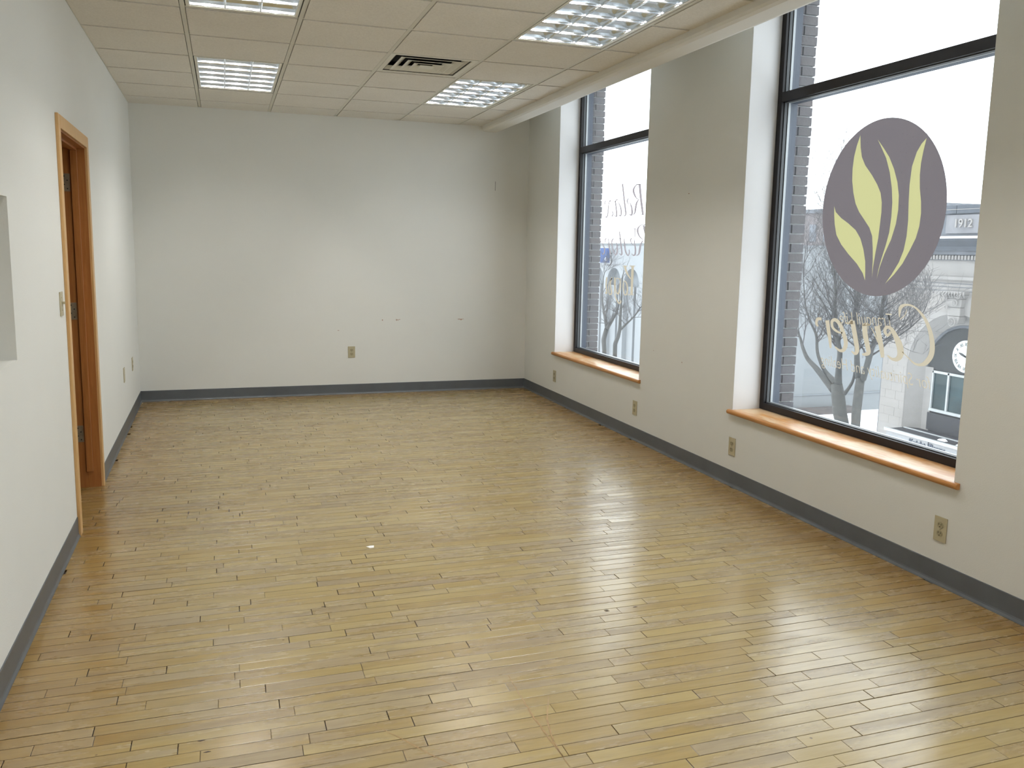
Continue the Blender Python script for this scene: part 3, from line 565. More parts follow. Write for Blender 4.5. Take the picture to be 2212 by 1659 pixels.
# ---- windows
def frame_rect(mb, x0, x1, ya, yb, za, zb, w):
    mb.box(x0, x1, yb - w, yb, za, zb); mb.box(x0, x1, ya, ya + w, za, zb)
    mb.box(x0, x1, ya + w, yb - w, za, za + w); mb.box(x0, x1, ya + w, yb - w, zb - w, zb)
for wi, (a, b) in enumerate(WIN):
    a1, b1 = a + .0015, b - .0015
    z0, z1, zm0, zm1 = 0.492, WZ1, 2.384, 2.440
    mb = MB(); frame_rect(mb, XW - .002, XW + .055, a1, b1, z0, z1, 0.042); mb.box(XW - .002, XW + .055, a1 + .042, b1 - .042, zm0, zm1)
    w = tag(build(mb, 'window_%d' % (wi + 1), 'frame', bevel=.0015), ['far window with dark frame and mirrored script on the glass', 'near window with dark frame and an oval leaf emblem on the glass', 'window beside the viewer'][wi], kind='structure')
    mb = MB()
    for za, zb in ((z0 + .042, zm0), (zm1, z1 - .042)):
        frame_rect(mb, XW + .018, XW + .036, a1 + .0415, b1 - .0415, za - .0005, zb + .0005, 0.006)
    build(mb, 'glazing_bead', 'frame_groove', w)
    mb = MB()
    for za, zb in ((z0 + .042, zm0), (zm1, z1 - .042)):
        frame_rect(mb, XW + .046, XW + .062, a1 + .030, b1 - .030, za - .012, zb + .012, 0.0165)
    build(mb, 'glass_spacer', 'spacer', w)
    mb = MB(); mb.box(XW + .066, XW + .115, b1 - .040, b1, z0 - .02, z1); mb.box(XW + .066, XW + .115, a1, a1 + .040, z0 - .02, z1); mb.box(XW + .066, XW + .115, a1, b1, z0 - .02, z0 + .026); mb.box(XW + .066, XW + .115, a1, b1, zm0 - .004, zm1 + .004); build(mb, 'outer_frame', 'frame_out', w)
    for za, zb in ((z0 + .03, zm0 + .01), (zm1 - .01, z1 - .03)):
        mb = MB(); mb.add([(GX, a1 + .02, za), (GX, b1 - .02, za), (GX, b1 - .02, zb), (GX, a1 + .02, zb)], [(0, 1, 2, 3)]); build(mb, 'glass_pane', 'glass', w, fix=False)
    # wooden stool with rounded nose
    mb = MB(); mb.box(XR - .004, XW + .004, a + .001, b - .001, WZ0 + .001, 0.4905)
    s = build(mb, 'window_sill', 'sill', w); s['label'] = 'worn orange wooden sill board'
    mb = MB(); r = .0145; zc = 0.476
    prof = [(XR + .0, zc - r), (XR - .012, zc - r)] + [(XR - .012 - r * math.cos(t), zc + r * math.sin(t)) for t in [math.radians(q) for q in (-60, -35, -10, 15, 40, 65)]] + [(XR - .012, zc + r), (XR + .0, zc + r)]
    mb.prism(prof, 'y', a - .034, b + .030); build(mb, 'sill_nose', 'nose', s, bevel=.003)
    mb = MB(); mb.box(XW + .116, XB1 + .03, a + .001, b - .001, WZ0 - .06, WZ0 + .002); build(mb, 'outer_sill', 'frame_out', w)

# ---- marks on the walls
def blot(name, pts, axis, a0, a1, parent, mat='scuff'):
    mb = MB(); mb.prism(pts, axis, a0, a1); return build(mb, name, mat, parent)
for x, z, w, hh in ((1.497, .744, .006, .008), (1.640, .744, .006, .010), (1.655, .744, .005, .008), (1.672, .748, .007, .004), (2.300, .746, .022, .004), (2.318, .742, .012, .008), (2.336, .747, .015, .0025), (1.057, .645, .010, .003)):
    blot('paint_chip', [(x - w, z + hh * .2), (x - w * .3, z - hh), (x + w * .8, z - hh * .4), (x + w, z + hh * .7), (x - w * .5, z + hh)], 'y', YB - .0008, YB + .001, wb)
blot('wall_slot', [(2.668, 2.069), (2.672, 2.069), (2.672, 2.162), (2.668, 2.162)], 'y', YB - .0008, YB + .001, wb, 'slot')
for y, z, w, hh in ((5.163, .707, .005, .006), (5.175, 1.871, .010, .004), (5.58, .742, .004, .003)):
    blot('paint_chip', [(y - w, z), (y, z - hh), (y + w, z), (y, z + hh)], 'x', XR - .0008, XR + .001, wr)

# ================================================================== THINGS IN THE ROOM
def outlet(name, P, U, NRM, label, group='almond wall outlets', kindd='duplex'):
    """P centre on wall, U horizontal unit vector along wall, NRM into the room"""
    P = Vector(P); U = Vector(U); NRM = Vector(NRM); Z = Vector((0, 0, 1))
    def pl(mb, u0, u1, z0, z1, n0, n1):
        vs = [P + U * u + Z * z + NRM * n for n in (n0, n1) for z in (z0, z1) for u in (u0, u1)]
        mb.add(vs, [(0, 1, 3, 2), (4, 6, 7, 5), (0, 4, 5, 1), (2, 3, 7, 6), (0, 2, 6, 4), (1, 5, 7, 3)])
    e = tag(empty(name, P), label, 'outlet' if kindd != 'switch' else 'light switch', group if kindd != 'switch' else None)
    mb = MB(); pl(mb, -.035, .035, -.057, .057, 0, .0055); build(mb, 'cover_plate', 'almond', e, bevel=.002)
    if kindd == 'switch':
        mb = MB(); pl(mb, -.006, .006, -.012, .012, .005, .007); build(mb, 'switch_slot', 'almond_d', e)
        mb = MB(); pl(mb, -.004, .004, -.001, .011, .006, .019); build(mb, 'toggle', 'almond', e, bevel=.001)
        for q_ in (.03, -.03):
            mb = MB(); mb.cyl(P + Z * q_ + NRM * .0055, NRM, .003, .001, 10); build(mb, 'cover_screw', 'almond_d', e)
        return e
    mb = MB(); mb.cyl(P + NRM * .0055, NRM, .0028, .001, 10); build(mb, 'cover_screw', 'almond_d', e)
    if kindd == 'blank': return e
    for s in (1, -1):
        mb = MB(); ring = [P + Z * (s * .0195 + .0145 * math.sin(t) * .95) + U * (.0165 * math.cos(t)) for t in [2 * math.pi * k / 20 for k in range(20)]]
        mb.add([q + NRM * .0052 for q in ring] + [q + NRM * .0075 for q in ring], [tuple(range(20, 40))] + [(k, (k + 1) % 20, 20 + (k + 1) % 20, 20 + k) for k in range(20)])
        rc = build(mb, 'receptacle', 'almond_d', e)
        mb = MB()
        for u, hh in ((-.0065, .0045), (.0065, .0035)): pl(mb, u - .0011, u + .0011, s * .0195 + .001 - hh + .003, s * .0195 + .001 + hh + .003, .0070, .0082)
        mb.cyl(P + Z * (s * .0195 - .0075) + NRM * .0070, NRM, .0026, .0012, 8)
        build(mb, 'socket_slot', 'slot', rc)
    return e
for y, lab in ((7.553, 'almond outlet low on window wall, farthest, below the far window'), (5.843, 'almond outlet low on window wall between the far window sill end and the pier'), (4.495, 'almond outlet low on window wall under the left end of the near sill'), (2.838, 'almond duplex outlet nearest the viewer under the right end of near sill')):
    outlet('wall_outlet', (XR, y, .257), (0, -1, 0), (-1, 0, 0), lab)
outlet('wall_outlet', (1.185, YB, .427), (1, 0, 0), (0, -1, 0), 'almond outlet alone on the end wall')
outlet('wall_outlet', (LX(7.05), 7.05, .457), (0, 1, 0), (1, 0, 0), 'outlet on the left wall beyond the doorway, nearer of the two', kindd='blank')
outlet('wall_outlet', (LX(7.745), 7.745, .450), (0, 1, 0), (1, 0, 0), 'outlet on the left wall closest to the far corner')
outlet('light_switch', (LX(4.43), 4.43, 1.180), (0, 1, 0), (1, 0, 0), 'almond toggle light switch beside the door casing', kindd='switch')

# ---- fluorescent troffers with parabolic louvers: 3 x 6 cells
def tro(x0, x1, y0, y1, lab):
    cx, cy_ = (x0 + x1) / 2, (y0 + y1) / 2
    e = tag(empty('ceiling_light', (cx, cy_, H)), lab, 'ceiling light', 'recessed louvred ceiling lights')
    b = .006; X0, X1, Y0_, Y1_ = x0 + b, x1 - b, y0 + b, y1 - b
    mb = MB(); frame_rect_z(mb, X0, X1, Y0_, Y1_, H - .001, H + .014, .016); build(mb, 'frame', 'white_metal', e)
    mb = MB(); t = .002
    mb.box(X0, X0 + t, Y0_, Y1_, H + .01, H + .15); mb.box(X1 - t, X1, Y0_, Y1_, H + .01, H + .15)
    mb.box(X0, X1, Y0_, Y0_ + t, H + .01, H + .15); mb.box(X0, X1, Y1_ - t, Y1_, H + .01, H + .15); mb.box(X0, X1, Y0_, Y1_, H + .148, H + .15)
    build(mb, 'housing', 'housing', e)
    xi0, xi1, yi0, yi1 = X0 + .016, X1 - .016, Y0_ + .016, Y1_ - .016
    nx, ny = 3, 6; zb, zt = H + .002, H + .078
    def prof(half):    # concave wedge, wide at the top; bottom bead shaped to throw lamp streaks
        P = []
        for q, w in ((0, .0016), (.03, .0040), (.10, .0026), (.20, .0018), (.42, .0050), (.62, .0115), (.82, .0200), (1, half)):
            P.append((w, zb + (zt - zb) * q))
        return [(-w, z) for w, z in P[::-1]] + [(w, z) for w, z in P]
    mb = MB()
    for i in range(nx + 1):
        x = xi0 + (xi1 - xi0) * i / nx; pr = prof(.030)
        if i == 0: pr = [(max(u, -.001), z) for u, z in pr]
        if i == nx: pr = [(min(u, .001), z) for u, z in pr]
        mb.prism([(x + u, z) for u, z in pr], 'y', yi0, yi1)
    build(mb, 'long_blade', 'alum', e, smooth=False)
    mb = MB()
    for j in range(ny + 1):
        y = yi0 + (yi1 - yi0) * j / ny; pr = prof(.030)
        if j == 0: pr = [(max(u, -.001), z) for u, z in pr]
        if j == ny: pr = [(min(u, .001), z) for u, z in pr]
        mb.prism([(y + u, z) for u, z in pr], 'x', xi0, xi1)
    build(mb, 'cross_blade', 'alum', e, smooth=False)
    for i in range(3):
        x = xi0 + (xi1 - xi0) * (i + .5) / 3
        mb = MB(); mb.tube([(x, yi0 + .01, H + .108), (x, yi1 - .01, H + .108)], [.0127, .0127], 10)
        build(mb, 'fluorescent_tube', 'tube', e, smooth=True)
def frame_rect_z(mb, x0, x1, y0, y1, z0, z1, w):
    mb.box(x0, x0 + w, y0, y1, z0, z1); mb.box(x1 - w, x1, y0, y1, z0, z1); mb.box(x0 + w, x1 - w, y0, y0 + w, z0, z1); mb.box(x0 + w, x1 - w, y1 - w, y1, z0, z1)
LB = ['ceiling light over the doorway side, farther of the left pair', 'ceiling light over the doorway side, cut by the top of the photo',
      'ceiling light next to the air vent, near the far window', 'large ceiling light near the bulkhead, cut by the top of the photo',
      'ceiling light above the viewer, left row', 'ceiling light above the viewer, right row', 'ceiling light behind the viewer, left row', 'ceiling light behind the viewer, right row']
for (c, r0, r1), lab in zip(FIX, LB):
    tro(xt(c) + tw, xt(c + 1) - tw, yr(r1) + tw, yr(r0) - tw, lab)

# ---- square air diffuser: shallow rings, each one hanging a little lower than the last
vx0, vx1, vy0, vy1 = xt(VENT[0]) + tw + .001, xt(VENT[0] + 1) - tw - .001, yr(VENT[1] + 1) + tw + .001, yr(VENT[1]) - tw - .001
vc = ((vx0 + vx1) / 2, (vy0 + vy1) / 2)
e = tag(empty('air_diffuser', (*vc, H)), 'square white ceiling air vent with nested louvres', 'air vent')
hw = (vx1 - vx0) / 2
mb = MB(); mb.box(vx0 + .01, vx1 - .01, vy0 + .01, vy1 - .01, H + .060, H + .065)
frame_rect_z(mb, vx0 + .03, vx1 - .03, vy0 + .03, vy1 - .03, H + .002, H + .060, .010); build(mb, 'duct_opening', 'dark', e)
def sqring(mb, ra, za, rb, zb, t=.0015):
    """square funnel from half-width ra at za to rb at zb"""
    A = [(-1, -1), (1, -1), (1, 1), (-1, 1)]
    vs = [(vc[0] + sx * r_, vc[1] + sy * r_, z_ + d_) for d_ in (0, t) for r_, z_ in ((ra, za), (rb, zb)) for sx, sy in A]
    fs = []
    for k in range(4):
        n = (k + 1) % 4; fs += [(k, n, 4 + n, 4 + k), (8 + k, 12 + k, 12 + n, 8 + n), (k, 8 + k, 8 + n, n), (4 + k, 4 + n, 12 + n, 12 + k)]
    mb.add(vs, fs)
mb = MB(); frame_rect_z(mb, vx0, vx1, vy0, vy1, H - .002, H + .004, .034); sqring(mb, hw - .034, H + .001, hw - .066, H + .030); build(mb, 'face_frame', 'white_metal', e)
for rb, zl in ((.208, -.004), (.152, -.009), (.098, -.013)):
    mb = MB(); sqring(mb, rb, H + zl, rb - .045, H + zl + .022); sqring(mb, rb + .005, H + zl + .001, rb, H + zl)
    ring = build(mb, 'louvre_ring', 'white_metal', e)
    mb = MB(); sqring(mb, rb - .001, H + zl + .0025, rb - .046, H + zl + .0250); build(mb, 'ring_shade', 'dark', ring)  # dark sheet painting shade onto the ring's white upper face
mb = MB(); mb.box(vc[0] - .050, vc[0] + .050, vc[1] - .050, vc[1] + .050, H - .012, H - .009); build(mb, 'centre_plate', 'white_metal', e)

# ---- scrap of paper
px, py = 0.646, 4.001
mb = MB(); mb.add([(px - .019, py + .012, .001), (px - .004, py - .016, .002), (px + .016, py - .012, .001), (px + .019, py + .006, .006), (px, py + .014, .003),
                   (px - .019, py + .012, .0004), (px - .004, py - .016, .0008), (px + .016, py - .012, .0003), (px + .019, py + .006, .005), (px, py + .014, .0018)],
                  [(0, 1, 2, 3, 4), (5, 9, 8, 7, 6), (0, 5, 6, 1), (1, 6, 7, 2), (2, 7, 8, 3), (3, 8, 9, 4), (4, 9, 5, 0)])
tag(build(mb, 'paper_scrap', 'paper'), 'tiny white paper scrap lying on the floorboards', 'paper')

# ---- vinyl on the glass
cy0, cz0, ra, rb, ex, ez = OVAL
e = tag(empty('oval_emblem', (GX - .002, cy0, cz0)), 'grey-brown oval vinyl emblem with four pale leaves on the near window', 'window decal')
pts = [(cy0 + ra * math.cos(t) * ex + rb * math.sin(t) * -ez, cz0 + ra * math.cos(t) * ez + rb * math.sin(t) * ex) for t in [2 * math.pi * k / 96 for k in range(96)]]
from mathutils.geometry import delaunay_2d_cdt
def inside(p, poly):
    c = False; n = len(poly)
    for i in range(n):
        (x1, y1), (x2, y2) = poly[i], poly[(i + 1) % n]
        if (y1 > p[1]) != (y2 > p[1]) and p[0] < (x2 - x1) * (p[1] - y1) / (y2 - y1) + x1: c = not c
    return c
loops = [pts] + LEAVES; V2 = []; E2 = []
for lp in loops:
    n0 = len(V2); V2 += [Vector(q) for q in lp]; E2 += [(n0 + i, n0 + (i + 1) % len(lp)) for i in range(len(lp))]
vo_, eo_, fo_ = delaunay_2d_cdt(V2, E2, [], 0, 1e-6)[:3]
sheets = [[] for _ in loops]
for f in fo_:
    c = sum((vo_[i] for i in f), Vector((0, 0))) / len(f)
    w = next((k + 1 for k, lf in enumerate(LEAVES) if inside(c, lf)), None)
    if w is None: w = 0 if inside(c, pts) else None
    if w is not None: sheets[w].append(f)
for k, fl in enumerate(sheets):
    used = sorted({i for f in fl for i in f}); mp_ = {i: q for q, i in enumerate(used)}
    mb = MB(); mb.add([(GX - .002, vo_[i].x, vo_[i].y) for i in used], [tuple(mp_[i] for i in f) for f in fl])
    build(mb, 'leaf_shape' if k else 'oval_sheet', 'v_leaf' if k else 'v_oval', e, fix=False)
def smooth_path(p, n=6):
    if len(p) < 3: return p
    out = []
    for i in range(len(p) - 1):
        p0 = p[max(i - 1, 0)]; p1 = p[i]; p2 = p[i + 1]; p3 = p[min(i + 2, len(p) - 1)]
        for k in range(n):
            t = k / n
            out.append(tuple(0.5 * ((2 * p1[c]) + (-p0[c] + p2[c]) * t + (2 * p0[c] - 5 * p1[c] + 4 * p2[c] - p3[c]) * t * t + (-p0[c] + 3 * p1[c] - 3 * p2[c] + p3[c]) * t ** 3) for c in range(3)))
    out.append(p[-1]); return out
def strokes(mb, lst, fy, xg):
    for s in lst:
        s = smooth_path(s); vs = []; fs = []
        for i, (y, z, w) in enumerate(s):
            a = s[max(i - 1, 0)]; b = s[min(i + 1, len(s) - 1)]
            dy, dz = (b[0] - a[0]) / fy, b[1] - a[1]; l = math.hypot(dy, dz) or 1
            w = max(w * 1.25, .0007); oy, oz = -dz / l * w * fy, dy / l * w
            vs += [(xg, y + oy, z + oz), (xg, y - oy, z - oz)]
            if i: fs.append((2 * i - 2, 2 * i - 1, 2 * i + 1, 2 * i))
        mb.add(vs, fs); xg -= .00002
for nm, fy, mt, lab in (('Relax', 2.13, 'v_grey', 'mirrored script word, topmost on the far window glass'), ('Restore', 2.13, 'v_grey', 'mirrored script word, middle of three on the far window glass'), ('Yoga', 2.13, 'v_tan', 'mirrored tan word, lowest on the far window glass'), ('Center', 1.35, 'v_tan', 'large mirrored tan script word below the oval emblem')):
    mb = MB(); strokes(mb, WORDS[nm], fy, GX - .002); tag(build(mb, 'window_lettering', mt, fix=False), lab, 'window lettering', 'lettering on the windows')
me = textmesh('Tranquil Life', .10, bold=-.0012, shear=.35, ext=0); o = text_object('window_lettering', me, 'v_tan', None, (0, 1, -.045), (0, 0, 1), (GX - .002, 3.495, 1.108), .80, 1.0)
tag(o, 'small mirrored tan line just above the large script word', 'window lettering', 'lettering on the windows')
me = textmesh('for Spirituality and Healing', .095, bold=-.0012, shear=.35, ext=0); o = text_object('window_lettering', me, 'v_tan', None, (0, 1, .02), (0, 0, 1), (GX - .002, 3.215, 0.822), .80, .95)
tag(o, 'small mirrored tan line lowest on the near window', 'window lettering', 'lettering on the windows')

# ================================================================== OUTDOORS
ZG = -6.78
mb = MB(); mb.box(XB1, 110, -40, 130, ZG - .3, ZG); tag(build(mb, 'ground', 'snow'), 'snow covered ground', kind='structure')
mb = MB(); mb.box(6.2, 12.2, -40, 130, ZG + .001, ZG + .02); tag(build(mb, 'street', 'asphalt'), 'dark wet street between the buildings', kind='structure')
def arch_pts(yc, zc, r, n=18): return [(yc + r * math.cos(math.pi * k / n), zc + r * math.sin(math.pi * k / n)) for k in range(n + 1)]
def arch_wall(mb, X0, X1, y0, y1, z0, z1, bays):
    """wall with round-headed openings; bays = [(centre y, spring z, radius)]"""
    bays = sorted(bays); ya = y0
    for yc, zc, r in bays:
        mb.box(X0, X1, ya, yc - r, z0, z1); P = arch_pts(yc, zc, r)
        for (p, q) in zip(P, P[1:]): mb.prism([p, (p[0], z1), (q[0], z1), q], 'x', X0, X1)
        ya = yc + r
    mb.box(X0, X1, ya, y1, z0, z1)
# --- bank
XF = 20.0; YC, ZC = 18.87, -1.84
e = tag(empty('bank_building', (XF, 21.6, ZG)), 'pale stone building across the street with a dated parapet and big arch', 'building')
mb = MB(); arch_wall(mb, XF, XF + .4, 12.0, 21.60, ZG, 1.40, [(YC, ZC, 1.70)]); build(mb, 'facade_wall', 'stone', e)
mb = MB(); mb.box(XF + .9, XF + 14, 11.9, 21.55, ZG, 2.6); build(mb, 'building_body', 'stone', e)
mb = MB(); mb.box(XF + .30, XF + 14, 21.60, 21.95, ZG, .9); build(mb, 'side_pilaster', 'stone_d', e)  # darker bluish stone puts the side's shade into its colour
mb = MB(); P0 = [(YC - 1.70, ZG)] + arch_pts(YC, ZC, 1.70)[::-1] + [(YC + 1.70, ZG)]; P1 = [(YC - 1.34, ZG)] + arch_pts(YC, ZC, 1.34)[::-1] + [(YC + 1.34, ZG)]
mb.add([(XF + .01, *p_) for p_ in P0] + [(XF + .42, *p_) for p_ in P1], [(i, i + 1, len(P0) + i + 1, len(P0) + i) for i in range(len(P0) - 1)])
build(mb, 'arch_surround', 'stone', e, smooth=True, fix=False)
mb = MB(); mb.box(XF + .43, XF + .5, YC - 1.5, YC + 1.5, -1.93, -.3); build(mb, 'arch_infill', 'infill', e)
mb = MB()
for (p, q) in zip(arch_pts(YC, ZC, 1.36), arch_pts(YC, ZC, 1.36)[1:]): mb.prism([p, q, (q[0], q[1] - .10), (p[0], p[1] - .10)] if False else [p, q, (YC + (q[0] - YC) * .94, ZC + (q[1] - ZC) * .94), (YC + (p[0] - YC) * .94, ZC + (p[1] - ZC) * .94)], 'x', XF + .38, XF + .43)
build(mb, 'arch_rim', 'stone_d', e)
# keystone scroll
mb = MB()
kp = [(.52, 18.50, 19.24, .42), (.42, 18.52, 19.22, .40), (.30, 18.60, 19.16, .30), (.05, 18.64, 19.10, .26), (-.20, 18.62, 19.06, .30), (-.42, 18.66, 18.98, .34)]
for (za, ya, yb, da), (zb_, yc_, yd, db_) in zip(kp, kp[1:]):
    mb.add([(XF - da * .6, ya, za), (XF - da * .6, yb, za), (XF + .1, yb, za), (XF + .1, ya, za), (XF - db_ * .6, yc_, zb_), (XF - db_ * .6, yd, zb_), (XF + .1, yd, zb_), (XF + .1, yc_, zb_)],
           [(0, 1, 2, 3), (4, 7, 6, 5), (0, 4, 5, 1), (1, 5, 6, 2), (2, 6, 7, 3), (3, 7, 4, 0)])
ks = build(mb, 'keystone', 'stone', e, bevel=.03)
for cy_, cz_, rr in ((18.76, .17, .11), (19.10, .36, .07), (18.66, .36, .07), (18.80, -.38, .15), (19.05, .05, .06)):
    mb = MB(); tp = [(XF - .24 - .003 * k, cy_ + rr * (1 - k / 26) * math.cos(k * .6), cz_ + rr * (1 - k / 26) * math.sin(k * .6)) for k in range(24)]
    mb.tube(tp, [.022 * (1 - k / 34) for k in range(24)], 6); build(mb, 'carved_scroll', 'stone', ks)
for k in range(9):
    t = k / 8; y_ = 18.5 + .74 * t; mb = MB(); mb.tube([(XF - .22, y_, .50), (XF - .28, y_ + (t - .5) * .1, .42), (XF - .20, y_ + (t - .5) * .05, .33)], [.03, .028, .012], 6)
    build(mb, 'carved_leaf', 'stone', ks)
# mouldings, cornice, parapet
mb = MB(); mb.box(XF - .10, XF, 12, 21.66, .83, .925); mb.box(XF - .05, XF, 12, 21.63, .80, .83); build(mb, 'string_course', 'stone', e)
for z_ in (.715, .615, .505):
    mb = MB(); mb.box(XF - .012, XF + .001, 12, 21.61, z_, z_ + .018); build(mb, 'fascia_line', 'stone_d', e)
mb = MB()
for k in range(36): mb.box(XF - .14, XF, 17.6 + k * .112, 17.6 + k * .112 + .066, 1.41, 1.53)
tag(build(mb, 'dentil_course', 'stone', e), kind='stuff')
mb = MB(); mb.box(XF - .06, XF, 12, 21.65, 1.39, 1.55); build(mb, 'dentil_band', 'stone_d', e)
mb = MB(); mb.box(XF - .18, XF + .4, 12, 21.7, 1.55, 1.66); build(mb, 'bed_mould', 'stone_d', e)
mb = MB(); mb.prism([(XF + .4, 1.66), (XF - .25, 1.66), (XF - .30, 1.78), (XF - .62, 1.93), (XF - .70, 2.0), (XF + .4, 2.0)], 'y', 12, 21.9); build(mb, 'cornice', 'cornice_dark', e)
mb = MB(); mb.prism([(XF + .2, 2.0), (XF - .71, 2.0), (XF - .70, 2.045), (XF - .60, 2.065), (XF + .2, 2.07)], 'y', 12, 21.9); build(mb, 'snow_ledge', 'snow', e)
mb = MB(); mb.box(XF, XF + .4, 12, 21.5, 2.0, 2.72); build(mb, 'parapet', 'stone_d', e)
mb = MB(); mb.box(XF - .06, XF, 17.9, 19.50, 2.16, 2.68); dp = build(mb, 'date_panel', 'panel_grey', e)
dp['label'] = 'pale panel with the raised year'
me = textmesh('1912', .33, bold=.003, ext=.03); text_object('year_numerals', me, 'stone', dp, (0, -1, 0), (0, 0, 1), (XF - .075, 19.20, 2.33), 1.0, 1.0)
for k in range(8):
    mb = MB(); mb.box(XF - .10, XF + .42, 12 + k * 1.19, 12 + (k + 1) * 1.19 - .02, 2.72, 2.95); build(mb, 'coping_slab', 'cornice_dark', e)
mb = MB(); mb.box(XF - .11, XF + .4, 12, 21.5, 2.825, 2.84); build(mb, 'coping_joint', 'stone', e)
# ashlar blocks of the pier
zz = -3.80; row = 0
while zz < -1.25:
    ys = [20.585, 20.70, 21.15, 21.59] if row % 2 == 0 else [20.585, 20.95, 21.38, 21.59]
    if row % 3 == 2: ys = [20.585, 20.78, 21.59]
    for ya, yb in zip(ys, ys[1:]):
        mb = MB(); d = RND.uniform(.004, .008); mb.box(XF - d, XF + .01, ya + .003, yb - .003, zz + .003, zz + .265); build(mb, 'stone_block', 'stone_blk', e)
    zz += .268; row += 1
zz = -1.19
for row in range(6):
    mb = MB(); y_ = 20.2 + .22 * row if row < 3 else 19.6; x_ = RND.uniform(.003, .006)
    ylo = YC + math.sqrt(max(0, 1.74 ** 2 - (zz - ZC) ** 2)) + .03 if zz - ZC < 1.74 else 19.35
    for ya, yb in ((ylo, ylo + (21.59 - ylo) * .55), (ylo + (21.59 - ylo) * .55, 21.59)):
        mb = MB(); mb.box(XF - x_, XF + .01, ya + .003, yb - .003, zz + .003, zz + .265); build(mb, 'stone_block', 'stone_blk', e)
    zz += .268
# three-light window in the arch and dark panel below
XG = XF + .40
mb = MB(); edges = [(17.84, 18.40), (18.46, 19.31), (19.37, 19.90)]; zw0, zw1 = -3.10, -1.95
mb.box(XG - .02, XG + .08, 17.80, 19.94, zw1 - .06, zw1 + .01); mb.box(XG - .06, XG + .08, 17.80, 19.94, zw0 - .08, zw0)
for y_ in (17.80, 18.40, 19.31, 19.90): mb.box(XG - .02, XG + .08, y_, y_ + (.06 if y_ not in (17.8, 19.9) else .045), zw0, zw1)
wf = build(mb, 'arch_window_frame', 'wframe', e)
for ya, yb in edges:
    mb = MB(); mb.box(XG + .03, XG + .035, ya, yb + .01, zw0, zw1); build(mb, 'window_pane', 'oglass', wf)
mb = MB(); mb.box(XG + .05, XG + .1, YC - 1.4, YC + 1.4, ZG, zw0 - .05); mb.box(XG - .01, XG + .05, 17.62, 20.02, -3.78, -3.24); build(mb, 'spandrel_panel', 'slate', e)
mb = MB(); mb.box(XG - .005, XG + .1, 19.94, 20.24, -3.9, -1.86); build(mb, 'side_jamb', 'stone', e)
# canopy with shop fascia
mb = MB(); mb.box(19.30, 20.35, 12, 20.50, -3.85, -3.80); mb.box(19.30, 19.34, 12, 20.50, -3.80, -3.775); cp = build(mb, 'canopy', 'slate', e)
mb = MB(); mb.box(19.26, 19.34, 12, 20.53, -3.85, -3.765); build(mb, 'canopy_trim', 'wframe', cp)
mb = MB(); mb.box(19.30, 19.36, 12, 20.47, -4.75, -3.85); fa = build(mb, 'sign_fascia', 'sign_white', e)
mb = MB(); mb.box(19.94, 20.0, 12, 20.45, -3.80, -3.775); build(mb, 'canopy_flashing', 'wframe', cp)
for y_, x_ in ((18.62, 19.55), (17.92, 19.50)):
    mb = MB(); mb.prism([(y_ - .13, -3.80), (y_ + .13, -3.80), (y_ + .07, -3.755), (y_ - .03, -3.74)], 'x', x_, x_ + .14); build(mb, 'snow_lump', 'snow', cp)
me = textmesh('Knight', .27, bold=.006, ext=.01); text_object('sign_lettering', me, 'letter', fa, (0, -1, 0), (0, 0, 1), (19.285, 19.53, -4.095), .88, 1.0)
mb = MB(); mb.box(19.27, 19.30, 18.79, 18.80, -4.16, -3.86); build(mb, 'sign_divider', 'letter', fa)
me = textmesh('Barry', .27, bold=.012, ext=.01); text_object('sign_lettering', me, 'letter', fa, (0, -1, 0), (0, 0, 1), (19.285, 18.76, -4.095), .92, 1.0)
me = textmesh('TITLE', .115, bold=.002, ext=.01); text_object('sign_lettering', me, 'letter', fa, (0, -1, 0), (0, 0, 1), (19.285, 18.05, -4.095), 1.5, 1.0)
# clock on the infill
cc = Vector((XF + .26, 18.87 - .20, -1.345 - .02)); 
e2 = tag(empty('wall_clock', cc), 'round white clock with roman numerals on the stone arch', 'clock')
mb = MB(); mb.cyl(cc + Vector((.17, 0, 0)), (-1, 0, 0), .50, .17, 40); build(mb, 'clock_case', 'black', e2)
mb = MB(); mb.cyl(cc, (-1, 0, 0), .47, .012, 40); build(mb, 'clock_face', 'clock', e2)
rom = ['XII', 'I', 'II', 'III', 'IIII', 'V', 'VI', 'VII', 'VIII', 'IX', 'X', 'XI']
for k, r_ in enumerate(rom):
    t = math.radians(30 * k); ux = Vector((0, -math.cos(t), -math.sin(t))); uy = Vector((0, -math.sin(t), math.cos(t)))
    me = textmesh(r_, .135, bold=.001, ext=.002)
    wdt = max(q.co.x for q in me.vertices); text_object('numeral', me, 'black', e2, ux, uy, cc + Vector((-.016, 0, 0)) + uy * .31 - ux * (wdt * .5 * .85), .85, 1.0)
for ang, ln, w_ in ((291, .27, .022), (113, .43, .014)):
    t = math.radians(ang); uy = Vector((0, -math.sin(t), math.cos(t))); ux = Vector((0, -math.cos(t), -math.sin(t))); c0 = cc + Vector((-.022, 0, 0))
    mb = MB(); pr = [c0 - ux * w_ - uy * .06, c0 + ux * w_ - uy * .06, c0 + ux * w_ * 1.5 + uy * ln * .6, c0 + uy * ln, c0 - ux * w_ * 1.5 + uy * ln * .6]
    mb.add(pr + [q + Vector((-.006, 0, 0)) for q in pr], [(0, 1, 2, 3, 4), (9, 8, 7, 6, 5)] + [(i, 5 + i, 5 + (i + 1) % 5, (i + 1) % 5) for i in range(5)]); build(mb, 'clock_hand', 'black', e2)

